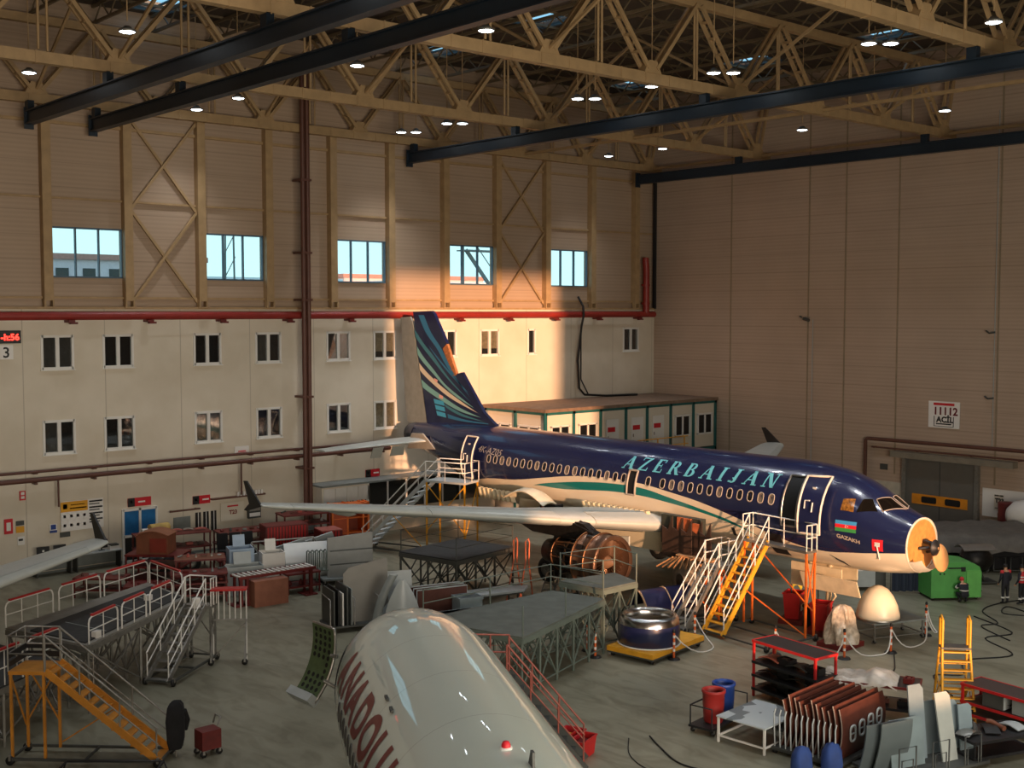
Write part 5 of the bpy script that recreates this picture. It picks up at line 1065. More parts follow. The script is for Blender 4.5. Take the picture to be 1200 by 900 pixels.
t = T('roller_conveyor', 'roller conveyor on red legs with white rollers', 'conveyor', (26.9, 46.9, 0), R_(-2)); b = MB()
for y in (-.4, .4): b.bx((-1.9, y-.04, 1.2), (1.9, y+.04, 1.32))
b.build('side_rail', dred, t)
for i in range(16): MB().cyl((-1.8+.24*i, -.38, 1.3), (-1.8+.24*i, .38, 1.3), .05, 8).build('roller', white, t)
for x in (-1.75, -1.45, 1.7):
    MB().bar((x, -.3, 0.05), (x, -.3, 1.2), .14).bar((x, .3, 0.05), (x, .3, 1.2), .1).bx((x-.3, -.4, 0), (x+.3, .4, .06)).build('leg', dred, t)
loose('cardboard_box', 'brown cardboard box under the roller conveyor', 'box', MB().bx((-.8, -.3, 0), (.8, .3, 1.12)).bx((-.82, -.32, 1.08), (.0, .32, 1.14)), M('kraft_board', '8E5A45', .75, var=.15), 26.3, 46.3, 0, -4)
rack('parts_rack', 'low dark red table right of the cardboard box', 'rack', 28.6, 47.5, -8, 1.6, 1.0, (.35, .95), dred, dred); fill(28.6, 47.5, -8, 1.5, 1.0, .95, 3, [brownp, black, dred], .6); fill(28.6, 47.5, -8, 1.5, 1.0, .35, 3, [lgrey, dred], .5)
# panel rack with fairings behind the white aircraft
t = T('panel_rack', 'wheeled rack of upright dark panels behind the white aircraft nose', 'rack', (26.9, 40.6, 0), R_(-18)); MB().bx((-1.2, -.7, .2), (1.6, .7, .27)).build('base', dgrey, t)
for i in range(3): MB().tube([(-1.1+1.0*i, -.65, .25), (-1.1+1.0*i, -.65, 1.35), (-1.1+1.0*i, .65, 1.35), (-1.1+1.0*i, .65, .25)], .03, 6).build('hoop', gal, t)
for x in (-1.1, 1.5): caster(t, x, -.6); caster(t, x, .6)
for i, (u, h_, m_, lab) in enumerate(((-1.0, 1.45, dgrey, 'dark upright panel, outermost at the left of the wheeled rack'), (-.82, 1.5, black, 'black upright panel, second in the wheeled rack'), (-.64, 1.35, white, 'white upright panel, third in the wheeled rack'), (-.46, 1.6, dgrey, 'dark grey upright panel, fourth in the wheeled rack'), (-.28, 1.5, primer, 'grey upright panel, fifth in the wheeled rack'))):
    p = wpt(26.9, 40.6, -18, u, 0); loose('upright_board', lab, 'panel', plate(1.3, h_, .06, 0, [(-.65, 0), (.65, 0), (.65, h_*.9), (.5, h_), (-.65, h_*.97)]), m_, p[0], p[1], .27, 78)
p = wpt(26.9, 40.6, -18, .35, -.2); loose('notched_board', 'tall grey panel with notched edge in the wheeled rack', 'panel', plate(0, 0, .07, -6, [(-.55, .0), (-.55, .5), (-.7, .55), (-.7, .95), (-.55, 1.0), (-.55, 1.4), (-.75, 1.5), (-.75, 1.95), (-.5, 2.2), (1.1, 2.5), (1.1, 0)]), M('panel_taupe', '77746C', .5, var=.06), p[0], p[1], .27, -20)
for u, v, w_, h_, lab in ((1.3, -.3, 1.3, 2.1, 'white fairing panel leaning in the wheeled rack, left one'), (2.0, .1, 1.2, 2.1, 'white fairing panel leaning in the wheeled rack, right one')):
    p = wpt(26.9, 40.6, -18, u, v); loose('fairing_sheet', lab, 'panel', plate(w_, h_, .05, -8), lgrey, p[0], p[1], .0, -22)
p = wpt(26.9, 40.6, -18, 1.75, -1.1)
loose('curved_fairing', 'tall pale curved fairing with pointed top behind the white aircraft', 'fairing', MB().slab([[Vector(((-.75+1.5*i/8)*(1-(j/10)**2.2*.92), -.45*math.cos(math.pi*(i/8-.5))*(1-j/14), 2.0*j/10)) for j in range(11)] for i in range(9)], .05), M('fairing_pale', 'B4BAB8', .35, var=.04), p[0], p[1], .02, -20)
p = wpt(26.9, 40.6, -18, .95, -1.1)
loose('curved_fairing', 'grey sickle-shaped fairing leaning left of the pale pointed fairing', 'fairing', MB().slab([[Vector((-.45+.28*i/3+.75*(j/10)**2, -.18*math.sin(math.pi*i/3), 2.25*j/10)) for j in range(11)] for i in range(4)], .05), primer, p[0], p[1], .02, -20)
# framed boards and white boxes beside it
t = T('board_trolley', 'trolley of framed dark red boards left of the long scaffold', 'trolley', (30.0, 38.9, 0), R_(-14)); MB().bx((-1.2, -.5, .2), (1.2, .5, .27)).build('base', dgrey, t)
for y in (-.35, 0, .35): MB().bx((-1.1, y-.03, .3), (1.1, y+.03, 1.5)).build('board', brownp, t); MB().tube([(-1.12, y, .27), (-1.12, y, 1.52), (1.12, y, 1.52), (1.12, y, .27)], .03, 6).build('board_frame', lgrey, t)
for x in (-1.1, 1.1): caster(t, x, -.4); caster(t, x, .4)
for x, y, L_, H_, m_, lab in ((29.3, 36.8, 1.7, .95, lgrey, 'pale box beside the white aircraft, front one'), (30.7, 37.9, 1.0, 1.2, M('pale_blue_grey', '9FAEB2', .4), 'pale blue-grey box behind the front pale box')):
    t = T('equipment_box', lab, 'box', (x, y, 0), R_(-14)); MB().bx((-L_/2, -.4, .1), (L_/2, .4, H_)).build('body', m_, t); MB().bx((-L_/2-.03, -.43, H_-.12), (L_/2+.03, .43, H_)).build('lid', m_, t); MB().bx((-L_/2, -.36, 0), (L_/2, .36, .1)).build('skid', dgrey, t); MB().tube([(-.15, -.43, H_*.6), (-.15, -.5, H_*.6), (.15, -.5, H_*.6), (.15, -.43, H_*.6)], .02, 6).build('handle', dgrey, t)
t = T('panel_table', 'low table carrying a pale tapered panel', 'table', (32.6, 38.4, 0), R_(-12)); MB().prism([(-1.5, -.5), (1.1, -.6), (1.7, .1), (.6, .6), (-1.5, .5)], .08, 'xy', 1.0).build('panel', lgrey, t)
for x in (-1.2, .9): MB().bar((x, -.4, 0), (x, -.4, .96), .06).bar((x, .4, 0), (x, .4, .96), .06).build('leg', dgrey, t)
MB().bx((-1.4, -.5, .88), (1.1, .5, .95)).build('tabletop', dgrey, t)
# scaffolds in the middle
t, Q = scaffold('scaffold', 'dark-decked low scaffold under the wing, with dense cross braces', [(31.9, 44.3), (35.9, 45.0), (36.6, 41.7), (32.6, 41.0)], 1.9, deckm, dgrey, nx=3, ny=2)
for p in Q: MB().cyl((p[0]*.97, p[1]*.97, 1.9), (p[0]*.97, p[1]*.97, 2.9), .025, 6).build('post', dgrey, t)
for h_ in (2.4, 2.88): MB().tube([(p[0]*.97, p[1]*.97, h_) for p in Q], .015, 5, True).build('wire_rail', dgrey, t)
t, Q = scaffold('scaffold', 'long grey-green scaffold beside the white aircraft, right of its nose', [(24.9, 33.3), (31.3, 33.5), (31.9, 31.2), (26.0, 29.2)], 2.1, gdeck, gpaint, nx=5, ny=2)
for k, p in enumerate([Q[0], Q[1], Q[2], Q[3], lerp(Q[0], Q[1], .5), lerp(Q[2], Q[3], .5)]): MB().cyl((p[0]*.98, p[1]*.98, 2.1), (p[0]*.98, p[1]*.98, 3.15), .028, 6).build('post', gpaint, t)
for h_ in (2.65, 3.12):
    MB().tube([(p[0]*.98, p[1]*.98, h_) for p in (Q[0], Q[1], Q[2])], .02, 6).build('rail', gpaint, t)
t, Q = scaffold('scaffold', 'small grey-green end scaffold with rails in front of the bare engine', [(31.9, 33.7), (34.6, 33.3), (34.1, 31.6), (32.2, 31.6)], 2.35, gdeck, gpaint, nx=2, ny=1)
for p in Q: MB().cyl((p[0]*.97, p[1]*.97, 2.35), (p[0]*.97, p[1]*.97, 3.45), .03, 6).build('post', gpaint, t)
for h_ in (2.9, 3.42): MB().tube([(p[0]*.97, p[1]*.97, h_) for p in (Q[3], Q[0], Q[1], Q[2])], .022, 6).build('rail', gpaint, t)
# stairs to the aircraft doors
stair_unit('access_stair', 'yellow stair with white rails and orange legs at the forward door of the blue airliner', 'stair', (36.8, 30.05), -6, 2.55, 3.6, 1.05, yel, white, orange, (2.2, 2.78, -2.8, .55), 12)
for c in bpy.data.objects:
    if c.parent and c.parent.get('label', '').startswith('yellow stair with white rails') and c.name.startswith('landing'): c.data.materials[0] = alu
stair_unit('access_stair', 'white-railed stair with yellow legs at the rear door of the blue airliner', 'stair', (36.75, 54.0), -70, 4.2, 4.05, 1.2, lgrey, white, yel, (4.2, 6.6, -.65, .75), 13)
stair_unit('access_stair', 'small white-railed stair at the open hatch ahead of the wing root', 'stair', (36.2, 31.35), 0, 2.1, 2.4, .7, gal, white, orange, (2.1, 3.2, -.4, .4), 8)
stair_unit('access_stair', 'dark red-railed stair against the right side of the white aircraft', 'stair', (23.4, 23.6), 135, 2.2, 2.6, .8, dgrey, M('rail_dark_red', '8E4A3E', .5), dgrey, (2.2, 3.3, -.6, .5), 9, frame=False)
t = T('step_ladder', 'orange-lit step ladder with looped rails under the wing near the main wheel', 'ladder', (34.9, 39.4, 0), R_(20))
for y in (-.3, .3): MB().tube([(-.7, y, 0), (.0, y, 1.8), (.0, y, 2.7), (.25, y, 2.8), (.35, y, 2.6), (.3, y, 1.7), (.7, y, 0)], .035, 6).build('side_rail', M('orange_lit_salmon', 'C4694A', .5) if y < 0 else bpy.data.materials['orange_lit_salmon'], t)  # warm light on the ladder rails is put into this salmon colour
for i in range(6): MB().bx((-.62+.11*i, -.3, .25+.28*i), (-.42+.11*i, .3, .28+.28*i)).build('tread', alu, t)
t = T('step_ladder', 'low grey step stand between scaffold and main wheel', 'ladder', (36.2, 38.6, 0), R_(10))
for y in (-.35, .35): MB().tube([(-.6, y, 0), (0, y, 1.2), (.5, y, 1.2), (.5, y, 0)], .03, 6).build('side_rail', gal, t)
for i in range(4): MB().bx((-.55+.14*i, -.35, .2+.28*i), (-.3+.14*i, .35, .23+.28*i)).build('tread', gal, t)

# ------------------------------------------------------------------ right of the engine
t = T('dolly', 'yellow flat dolly under the blue engine inlet', 'dolly', (33.5, 30.2, 0), R_(8)); MB().bx((-1.6, -1.05, .22), (1.9, 1.0, .4)).build('deck', yel, t); MB().bx((-1.6, -1.05, .16), (1.9, 1.0, .22)).build('under_frame', dgrey, t)
for x in (-1.4, 1.7): caster(t, x, -.9); caster(t, x, .85)
t = T('engine_inlet_cowl', 'dark blue engine inlet cowl with polished lip lying on the yellow dolly', 'engine inlet', (33.25, 30.2, .41)); MB().lathe([(1.1, 0), (1.16, .05), (1.17, .5), (1.14, .78)], n=44).build('skin', m_navy, t); MB().lathe([(1.14, .78), (1.1, 1.0), (1.0, 1.1), (.92, 1.08), (.87, .95), (.86, .8)], n=44).build('lip', steel, t); MB().lathe([(.86, .8), (.88, .3), (.9, .02), (1.1, 0)], n=44).build('inner_barrel', M('barrel_grey', '6E675E', .5), t)
b = MB(); b.tube([(1.165*math.cos(a), 1.165*math.sin(a), .02) for a in [2*math.pi*i/36 for i in range(36)]], .03, 6, True); b.build('edge_ring', white, t)
t = T('fan_cowl_set', 'pair of dark navy cowl doors lying open on a low pallet behind the engine inlet', 'cowl', (37.9, 33.6, 0), R_(-12)); MB().bx((-1.5, -1.0, 0), (1.7, 1.0, .12)).build('pallet', dgrey, t)
for k, (x0, s) in enumerate(((-.7, 1), (.6, 1))): MB().slab([[Vector((x0-.65+1.3*i/5, -.75+1.5*j/10, .15+1.0*math.sin(math.pi*(.08+.84*j/10)))) for j in range(11)] for i in range(6)], .06).build('cowl_door', m_navy, t); MB().tube([(x0-.65, -.75+1.5*j/10, .2+1.0*math.sin(math.pi*(.08+.84*j/10))) for j in range(11)], .05, 6).build('bright_edge', M('edge_copper', 'C9A07A', .35, .5) if k == 0 else bpy.data.materials['edge_copper'], t)
t = T('wrapped_engine_part', 'round engine part under clear film, behind the navy cowl doors', 'engine part', (40.5, 34.2, 0), R_(-15)); MB().lathe([(.3, -.7), (.75, -.6), (.85, -.2), (.8, .3), (.55, .7), (.2, .75)], (0, 0, 1.05), 'x', 22).build('body', M('wrap_grey', '8C8378', .3, var=.35, scale=5), t); MB().bx((-.7, -.6, 0), (.7, .6, .25)).build('stand', dgrey, t)
b = MB(); b.tube([(-.2, .88*math.cos(a), 1.05+.88*math.sin(a)) for a in [2*math.pi*i/24 for i in range(24)]], .03, 6, True); b.tube([(.35, .82*math.cos(a), 1.05+.82*math.sin(a)) for a in [2*math.pi*i/24 for i in range(24)]], .03, 6, True); b.build('bands', alu, t)
t = T('fan_case_ring', 'shallow bright metal drum on the floor beneath the bare engine', 'drum', (34.2, 34.6, 0)); MB().lathe([(.55, 0), (.58, .6), (.62, .95), (.58, 1.0), (.3, 1.02), (.0, 1.04)], n=26).build('body', alu, t); MB().tube([(0, 0, 1.04), (0, 0, 1.2)], .03, 6).build('knob', steel, t)
m_strp = M('orange_reflective', 'D9642A', .45)
ST = [(38.1, 24.9, 'right of the red-posted rack, before the film-wrapped unit'), (40.1, 24.2, 'in front of the nose cone table'), (44.2, 25.1, 'behind the nose cone table'), (43.3, 24.6, 'at the right corner of the nose cone table'), (52.1, 27.1, 'right of the green cabinet'), (36.6, 26.9, 'behind the red-posted rack'), (31.7, 31.9, 'left of the yellow dolly, rear one'), (31.3, 31.1, 'left of the yellow dolly, front one'), (33.3, 29.0, 'in front of the yellow dolly'), (35.9, 30.2, 'at right end of the yellow dolly')]
proto = None
for x, y, wh in ST:
    lab = 'orange-white striped stanchion '+wh
    if proto is None:
        proto = T('stanchion', lab, 'stanchion', (x, y, 0), 0, 'striped stanchions'); MB().lathe([(.0, .07), (.2, .06), (.24, 0)], n=18).build('base', black, proto); MB().cyl((0, 0, .05), (0, 0, 1.0), .045, 10).build('post', m_strp, proto)
        for z in (.3, .55, .8): MB().cyl((0, 0, z), (0, 0, z+.1), .05, 10).build('white_band', signwhite, proto)
        MB().lathe([(.05, 1.0), (.06, 1.05), (.04, 1.12), (0, 1.13)], n=10).build('cap', black, proto)
    else:
        o = copy_tree(proto); o.location = (x, y, 0); o['label'] = lab
chain = [((38.1, 24.9), (39.6, 24.0), (40.1, 24.2)), ((40.1, 24.2), (42, 23.6), (43.3, 24.6)), ((33.3, 29.0), (36.2, 28.2), (35.9, 30.2)), ((43.3, 24.6), (44.3, 24.2), (44.2, 25.1)), ((36.6, 26.9), (37.6, 25.4), (38.1, 24.9))]
for i, (a, m_, c) in enumerate(chain):
    pts = [(a[0]*(1-u)**2+2*m_[0]*u*(1-u)+c[0]*u*u, a[1]*(1-u)**2+2*m_[1]*u*(1-u)+c[1]*u*u, .03+.9*(abs(2*u-1)**4)) for u in [k/14 for k in range(15)]]
    tag(MB().tube(pts, .025, 6).build('barrier_chain', white), 'white plastic chain sagging to the floor %s' % ('between the film-wrapped unit and the nose cone table', 'in front of the nose cone', 'in front of the yellow dolly', 'right of the nose cone table', 'left of the film-wrapped unit')[i], 'chain')
for i, (x, y, lab) in enumerate(((40.4, 27.5, 'red tapered waste bin beside the forward stair'), (41.1, 29.3, 'red waste bin, right one by the black bin'))):
    t = T('waste_bin', lab, 'bin', (x, y, .2), R_(20)); b = MB(); b.loft([[Vector((a*k, c*k, z)) for a, c in ((-.4, -.35), (.4, -.35), (.4, .35), (-.4, .35))] for k, z in ((.8, 0), (1.0, 1.0), (1.08, 1.02), (1.08, 1.08), (.95, 1.08), (.78, .06))], False, smooth=False); b.build('body', red, t); MB().bx((-.33, -.26, .04), (.33, .26, .07)).build('base', red, t)
    MB().bx((-.2, -.375, .35), (.15, -.35, .6)).build('label_plate', signwhite, t); MB().bx((-.55, -.5, -.2), (.6, .5, 0)).build('dolly', dred, t)
t = T('waste_bin', 'small black bin between the two red bins', 'bin', (40.85, 28.3, 0)); MB().lathe([(.25, 0), (.3, .85), (.34, .86), (.34, .92), (.28, .92)], n=18).build('body', black, t); MB().lathe([(0, .94), (.3, .9)], n=18).build('lid', dgrey, t)
t = T('wrapped_unit', 'unit wrapped in crumpled clear film on a low dark pallet', 'wrapped equipment', (39.5, 26.0, 0)); MB().bx((-.7, -.6, 0), (.7, .6, .18)).build('pallet', dred, t)
rings = [[Vector((r*(.62+.13*math.sin(5*a+z*4)+.06*math.sin(11*a))*math.cos(a)+z*.05, r*(.52+.12*math.cos(4*a-z*3))*math.sin(a), z)) for a in [2*math.pi*i/40 for i in range(40)]] for z, r in ((.18, 1.15), (.45, 1.1), (.8, .95), (1.1, .85), (1.35, .7), (1.5, .55), (1.58, .2))]
MB().loft(rings).build('film_wrap', M('crumpled_film', 'B5A48F', .25, var=.35, scale=6), t); MB().bx((-.3, -.3, .18), (.3, .3, .7)).build('equipment', dred, t)
t = T('work_table', 'grey steel table carrying the white nose cone', 'table', (42.0, 25.5, 0), R_(-20)); MB().bx((-1.2, -.7, .72), (1.3, .7, .78)).build('tabletop', primer, t)
for x in (-1.1, 1.2):
    for y in (-.6, .6): MB().bar((x, y, .1), (x, y, .72), .05).build('leg', gal, t); caster(t, x, y, .06)
MB().bar((-1.1, -.6, .2), (1.2, -.6, .2), .04).bar((-1.1, .6, .2), (1.2, .6, .2), .04).bar((-1.1, -.6, .2), (-1.1, .6, .2), .04).bar((1.2, -.6, .2), (1.2, .6, .2), .04).build('lower_frame', gal, t)
t = T('nose_cone', 'white dome-shaped nose cone standing on the grey table', 'nose cone', (41.6, 25.7, .79)); MB().lathe([(.0, 1.3), (.16, 1.27), (.38, 1.15), (.58, .9), (.74, .55), (.83, .2), (.85, 0), (.8, 0)], n=40).build('shell', M('radome_cream', 'E4DAC2', .35, var=.03), t); MB().lathe([(.86, 0), (.88, .03), (.86, .07)], n=40).build('rim', alu, t)
t = T('green_cabinet', 'bright green cabinet with rounded top under the airliner nose', 'cabinet', (50.1, 27.4, 0), R_(-37)); prof_ = [(-1.15, .12), (1.15, .12), (1.15, 1.25), (1.05, 1.5), (.8, 1.65), (.2, 1.72), (-1.15, 1.68)]; b = MB(); b.prism(prof_, 1.6, 'xz'); b.build('body', green, t)
MB().bx((.45, -.84, .15), (1.1, -.8, 1.35)).build('door', M('green_light', '5EAA52', .5), t); MB().bx((.2, -.83, 1.3), (.4, -.79, 1.5)).build('vent', dark, t); MB().bx((-.4, -.82, 1.42), (.3, -.8, 1.48)).build('slot', dark, t)
for k in range(4): MB().cyl((-.75+.18*(k % 2), -.82, 1.2+.18*(k//2)), (-.75+.18*(k % 2), -.79, 1.2+.18*(k//2)), .04, 8).build('bolt_hole', dark, t)
for x in (-1.0, 1.0): caster(t, x, -.6, .07); caster(t, x, .6, .07)
t = T('curtain_screen', 'dark blue curtain screen left of the green cabinet', 'screen', (49.3, 28.9, 0), R_(-37)); MB().slab([[Vector((-.8+1.6*i/24, .09*math.sin(i*1.3), .1+1.5*j)) for j in (0, 1)] for i in range(25)], .03).build('curtain', M('dark_blue_curtain', '1B2638', .8), t); MB().tube([(-.85, 0, 0), (-.85, 0, 1.65), (.85, 0, 1.65), (.85, 0, 0)], .03, 6).build('frame', dgrey, t)
t = T('ground_unit', 'pale grey ground unit under the airliner nose', 'ground unit', (48.5, 31.0, 0), R_(-37)); MB().bx((-.6, -.5, .15), (.6, .5, 1.35)).build('body', lgrey, t); MB().bx((.6, -.5, .15), (1.1, .5, 1.15)).build('side_unit', dgrey, t); MB().bx((-.4, -.53, .9), (0, -.5, 1.2)).build('panel', signwhite, t)
for x in (-.5, .9): caster(t, x, -.4, .08); caster(t, x, .4, .08)
# covered rack along the right wall
t = T('covered_rack', 'long black-tarpaulin-covered rack near the roller shutter', 'rack', (57.3, 30.2, 0), R_(-38))
g2 = [[Vector((-3.4+6.8*i/20, -2.3+4.6*j/12, 1.78+.05*math.sin(i*1.7+j)+.04*math.sin(i*.6-j*1.1)-(.75 if j == 0 else (.1 if j == 1 else 0)))) for j in range(13)] for i in range(21)]
MB().slab(g2, .04).build('tarpaulin', M('black_tarpaulin', '5C5750', .6, var=.25, scale=3), t)
for i in range(8): MB().tube([(-3.1+.85*i, -2.0, .1), (-3.1+.85*i, -2.0, .75), (-2.5+.85*i, -2.0, .75), (-2.5+.85*i, -2.0, .1), (-3.1+.85*i, -2.0, .1)], .04, 6).build('hoop', dgrey, t)
for x in (-3.2, 0, 3.2): MB().bar((x, -1.9, 0), (x, -1.9, 1.0), .08).bar((x, 2.0, 0), (x, 2.0, 1.7), .08).build('leg', dgrey, t)
MB().bx((-3.3, -1.6, .1), (3.3, 2.0, 1.6)).build('covered_load', cloth, t)
t = T('engine_part_stand', 'dark engine part on a wheeled stand between green cabinet and covered rack', 'engine part', (53.6, 28.0, 0), R_(-35)); MB().lathe([(.2, -.7), (.55, -.5), (.7, 0), (.55, .5), (.25, .8)], (0, 0, 1.1), 'x', 18).build('body', m_eng, t); MB().slab([[Vector((-.8+1.6*i/5, -.5+1.0*j/5, 1.6+.2*math.sin(math.pi*j/5))) for j in range(6)] for i in range(6)], .04).build('bright_cover', alu, t); MB().bar((-.5, 0, .1), (0, 0, .9), .08).bar((.5, 0, .1), (0, 0, .9), .08).bx((-.9, -.5, .05), (.9, .5, .12)).build('stand', dgrey, t)
t = T('red_drum', 'red drum against the right wall beside the white tank', 'drum', (63.6, 31.5, 0)); MB().lathe([(0, 2.35), (.42, 2.35), (.44, 2.3), (.42, 1.75), (.44, 1.7), (.42, 1.4), (.44, 1.35), (.4, 1.3), (0, 1.3)], n=20).build('body', dred, t); MB().bx((-.4, -.4, 0), (.4, .4, 1.3)).build('stand', dgrey, t)
t = T('white_tank', 'white round-ended tank at the right edge', 'tank', (62.6, 29.9, 0)); MB().lathe([(0, 1.05), (.4, .95), (.75, .6), (.9, 0), (.9, -1.6), (.6, -2.0), (0, -2.1)], (0, 0, 1.9), 'y', 24).build('shell', white, t); MB().bx((-.7, -1.5, 0), (.7, .2, 1.1)).build('stand', dgrey, t)
# ------------------------------------------------------------------ lower right: racks, tables, panels
rack('parts_rack', 'red-posted rack with black shelves standing alone on the open floor', 'rack', 32.45, 23.1, 84, 2.7, 1.05, (.3, .75, 1.2, 1.9), red, blackp, .07)
for z, lab in ((.3, 'bottom'), (.75, 'second'), (1.2, 'third')):
    for k in range(4):
        p = wpt(32.45, 23.1, 84, -.9+.6*k, 0); o = part_mesh('panel' if k % 2 else 'box', .85).build('black_component', [black, dgrey, blackp, M('salmon_part', 'C4705C', .5) if 'salmon_part' not in bpy.data.materials else bpy.data.materials['salmon_part']][k if z == 1.2 else k % 3], None, (p[0], p[1], z+.012), R_(84)); tag(o, 'small part lying on the %s shelf of the red-posted black rack' % lab, 'aircraft part', 'parts on the %s shelf of the red-posted rack' % lab)
rack('parts_table', 'red-legged table draped with clear plastic sheet', 'table', 33.6, 20.9, -64, 2.9, 1.2, (.4, 1.1), dred, blackp, .08)
g2 = [[Vector((33.6, 20.9, 1.17))+Matrix.Rotation(R_(-64), 3, 'Z')@Vector((-1.5+2.3*i/16, -.66+1.32*j/10, (.04*math.sin(i*1.9)+.04*math.sin(j*2.3+i)+(.28*math.exp(-((i-12)/3)**2-((j-5)/4)**2)))-(.16 if j in (0, 10) else 0))) for j in range(11)] for i in range(17)]
tag(MB().slab(g2, .012).build('plastic_sheet', film), 'crumpled clear plastic sheet over the red-legged table', 'plastic sheet')
fill(33.6, 20.9, -64, 2.6, 1.1, .4, 4, [dgrey, brownp, black], .7)
p = wpt(33.6, 20.9, -64, 1.1, 0); small_part('box', p[0], p[1], 1.115, .6, dred, .3)
t = T('barrel_cart', 'low black cart with tubular rails under the red and blue barrels', 'cart', (28.95, 23.35, 0), R_(8)); MB().bx((-1.1, -.42, .18), (1.1, .42, .25)).build('deck', blackp, t)
for x in (-1.05, 1.05): MB().tube([(x, -.38, .22), (x, -.38, .85), (x, .38, .85), (x, .38, .22)], .025, 6).build('end_rail', blackp, t); caster(t, x*.9, -.35, .08); caster(t, x*.9, .35, .08)
MB().tube([(-1.05, .38, .85), (1.05, .38, .85)], .025, 6).build('side_rail', blackp, t)
for x, y, m_, nm in ((28.55, 23.25, M('barrel_red', '9E2A26', .45), 'red'), (29.35, 23.5, blue, 'blue')):
    t = T('barrel', '%s open plastic barrel on the low black cart' % nm, 'barrel', (x, y, .26)); MB().lathe([(.27, 0), (.3, .05), (.33, .5), (.34, .9), (.37, .92), (.37, 1.0), (.31, 1.0), (.3, .9)], n=24).build('shell', m_, t); MB().lathe([(0, .6), (.31, .6)], n=24).build('contents', m_, t)
t = T('work_table', 'white-framed table with patchy pale top in front of the barrels', 'table', (28.9, 21.75, 0), R_(4))
m_, tt, pp = newmat('patchy_white_top'); vn = tt.nodes.new('ShaderNodeTexVoronoi'); vn.inputs['Scale'].default_value = 2.2; vr = tt.nodes.new('ShaderNodeValToRGB'); vr.color_ramp.interpolation = 'CONSTANT'; vr.color_ramp.elements[0].color = lin('B5BDBE'); vr.color_ramp.elements[1].position = .62; vr.color_ramp.elements[1].color = lin('6E7678'); gg = tt.nodes.new('ShaderNodeTexCoord'); tt.links.new(gg.outputs['Object'], vn.inputs['Vector']); tt.links.new(vn.outputs['Color'], vr.inputs[0]); tt.links.new(vr.outputs[0], pp.inputs['Base Color'])
MB().bx((-1.05, -.85, .76), (1.05, .85, .8)).build('tabletop', m_, t)
for x in (-1.0, 1.0):
    for y in (-.8, .8): MB().bar((x, y, 0), (x, y, .76), .06).build('leg', white, t)
MB().bar((-1, -.8, .2), (1, -.8, .2), .05).bar((-1, .8, .2), (1, .8, .2), .05).bar((-1, -.8, .2), (-1, .8, .2), .05).bar((1, -.8, .2), (1, .8, .2), .05).build('lower_frame', white, t)
MB().bx((-.3, -.95, .55), (1.05, -.6, .6)).build('under_tray', dgrey, t)
t = T('panel_rack', 'steel rack holding the brown curved cabin panels upright', 'rack', (29.75, 19.9, 0), R_(4)); MB().bx((-1.4, -1.1, .12), (1.5, 1.1, .2)).build('base', dgrey, t)
for i in range(12): MB().tube([(-1.3, 1.02-.18*i, .15), (-1.36, 1.02-.18*i, 1.15), (-1.28, 1.02-.18*i, 1.3)], .022, 6).build('divider', lgrey, t)
for x in (-1.3, 1.4): caster(t, x, -1.0, .09); caster(t, x, 1.0, .09)
lab_n = ['first', 'second', 'third', 'fourth', 'fifth', 'sixth', 'seventh', 'eighth', 'ninth', 'tenth', 'eleventh']
for i in range(11):
    p = wpt(29.75, 19.9, 4, .1, .92-.18*i); w_ = 2.5-.05*(i % 3); hh = 1.35+.06*((i*7) % 4)
    t = T('cabin_sidewall', 'curved brown cabin side panel in the steel rack, %s from the back' % lab_n[i] if i < 10 else 'curved brown cabin side panel with white window frames, foremost in the rack', 'panel', (p[0], p[1], .22), R_(4), 'brown cabin panels in the steel rack')
    MB().slab([[Vector((-w_/2+w_*a/6, -.16*math.sin(math.pi*(c/8)*.9), hh*c/8)) for c in range(9)] for a in range(7)], .035).build('sheet', brownp, t); MB().tube([(-w_/2, -.16*math.sin(math.pi*(c/8)*.9), hh*c/8) for c in range(9)], .022, 6).build('edge_strip', M('edge_grey', '7A6E66', .4) if i == 0 else bpy.data.materials['edge_grey'], t)
    if i == 10:
        for k in range(4):
            b = MB(); o_ = rrect(.32, .5, .14, 4); ctr = Vector((-.75+.5*k, -.22, .72+.05*k)); b.loft([[ctr+Vector((x*s_, d, z*s_)) for x, z in o_] for s_, d in ((1., 0), (1., -.04), (.75, -.04), (.75, 0))], False); b.bar(ctr+Vector((-.13, -.02, 0)), ctr+Vector((.13, -.02, 0)), .03); b.build('window_frame', lgrey, t)
t = T('panel_rack', 'rack of grey panels at the bottom right', 'rack', (30.45, 17.45, 0), R_(-16)); MB().bx((-1.7, -.8, .1), (1.9, .8, .18)).build('base', dgrey, t)
for x in (-1.4, -.2, 1.0): MB().tube([(x, -.75, .15), (x, -.75, 1.0), (x+.6, -.75, 1.0), (x+.6, -.75, .15)], .025, 6).tube([(x+.1, -.75, .15), (x+.1, -.75, .65), (x+.5, -.75, .65), (x+.5, -.75, .15)], .02, 6).build('hoop', dgrey, t)
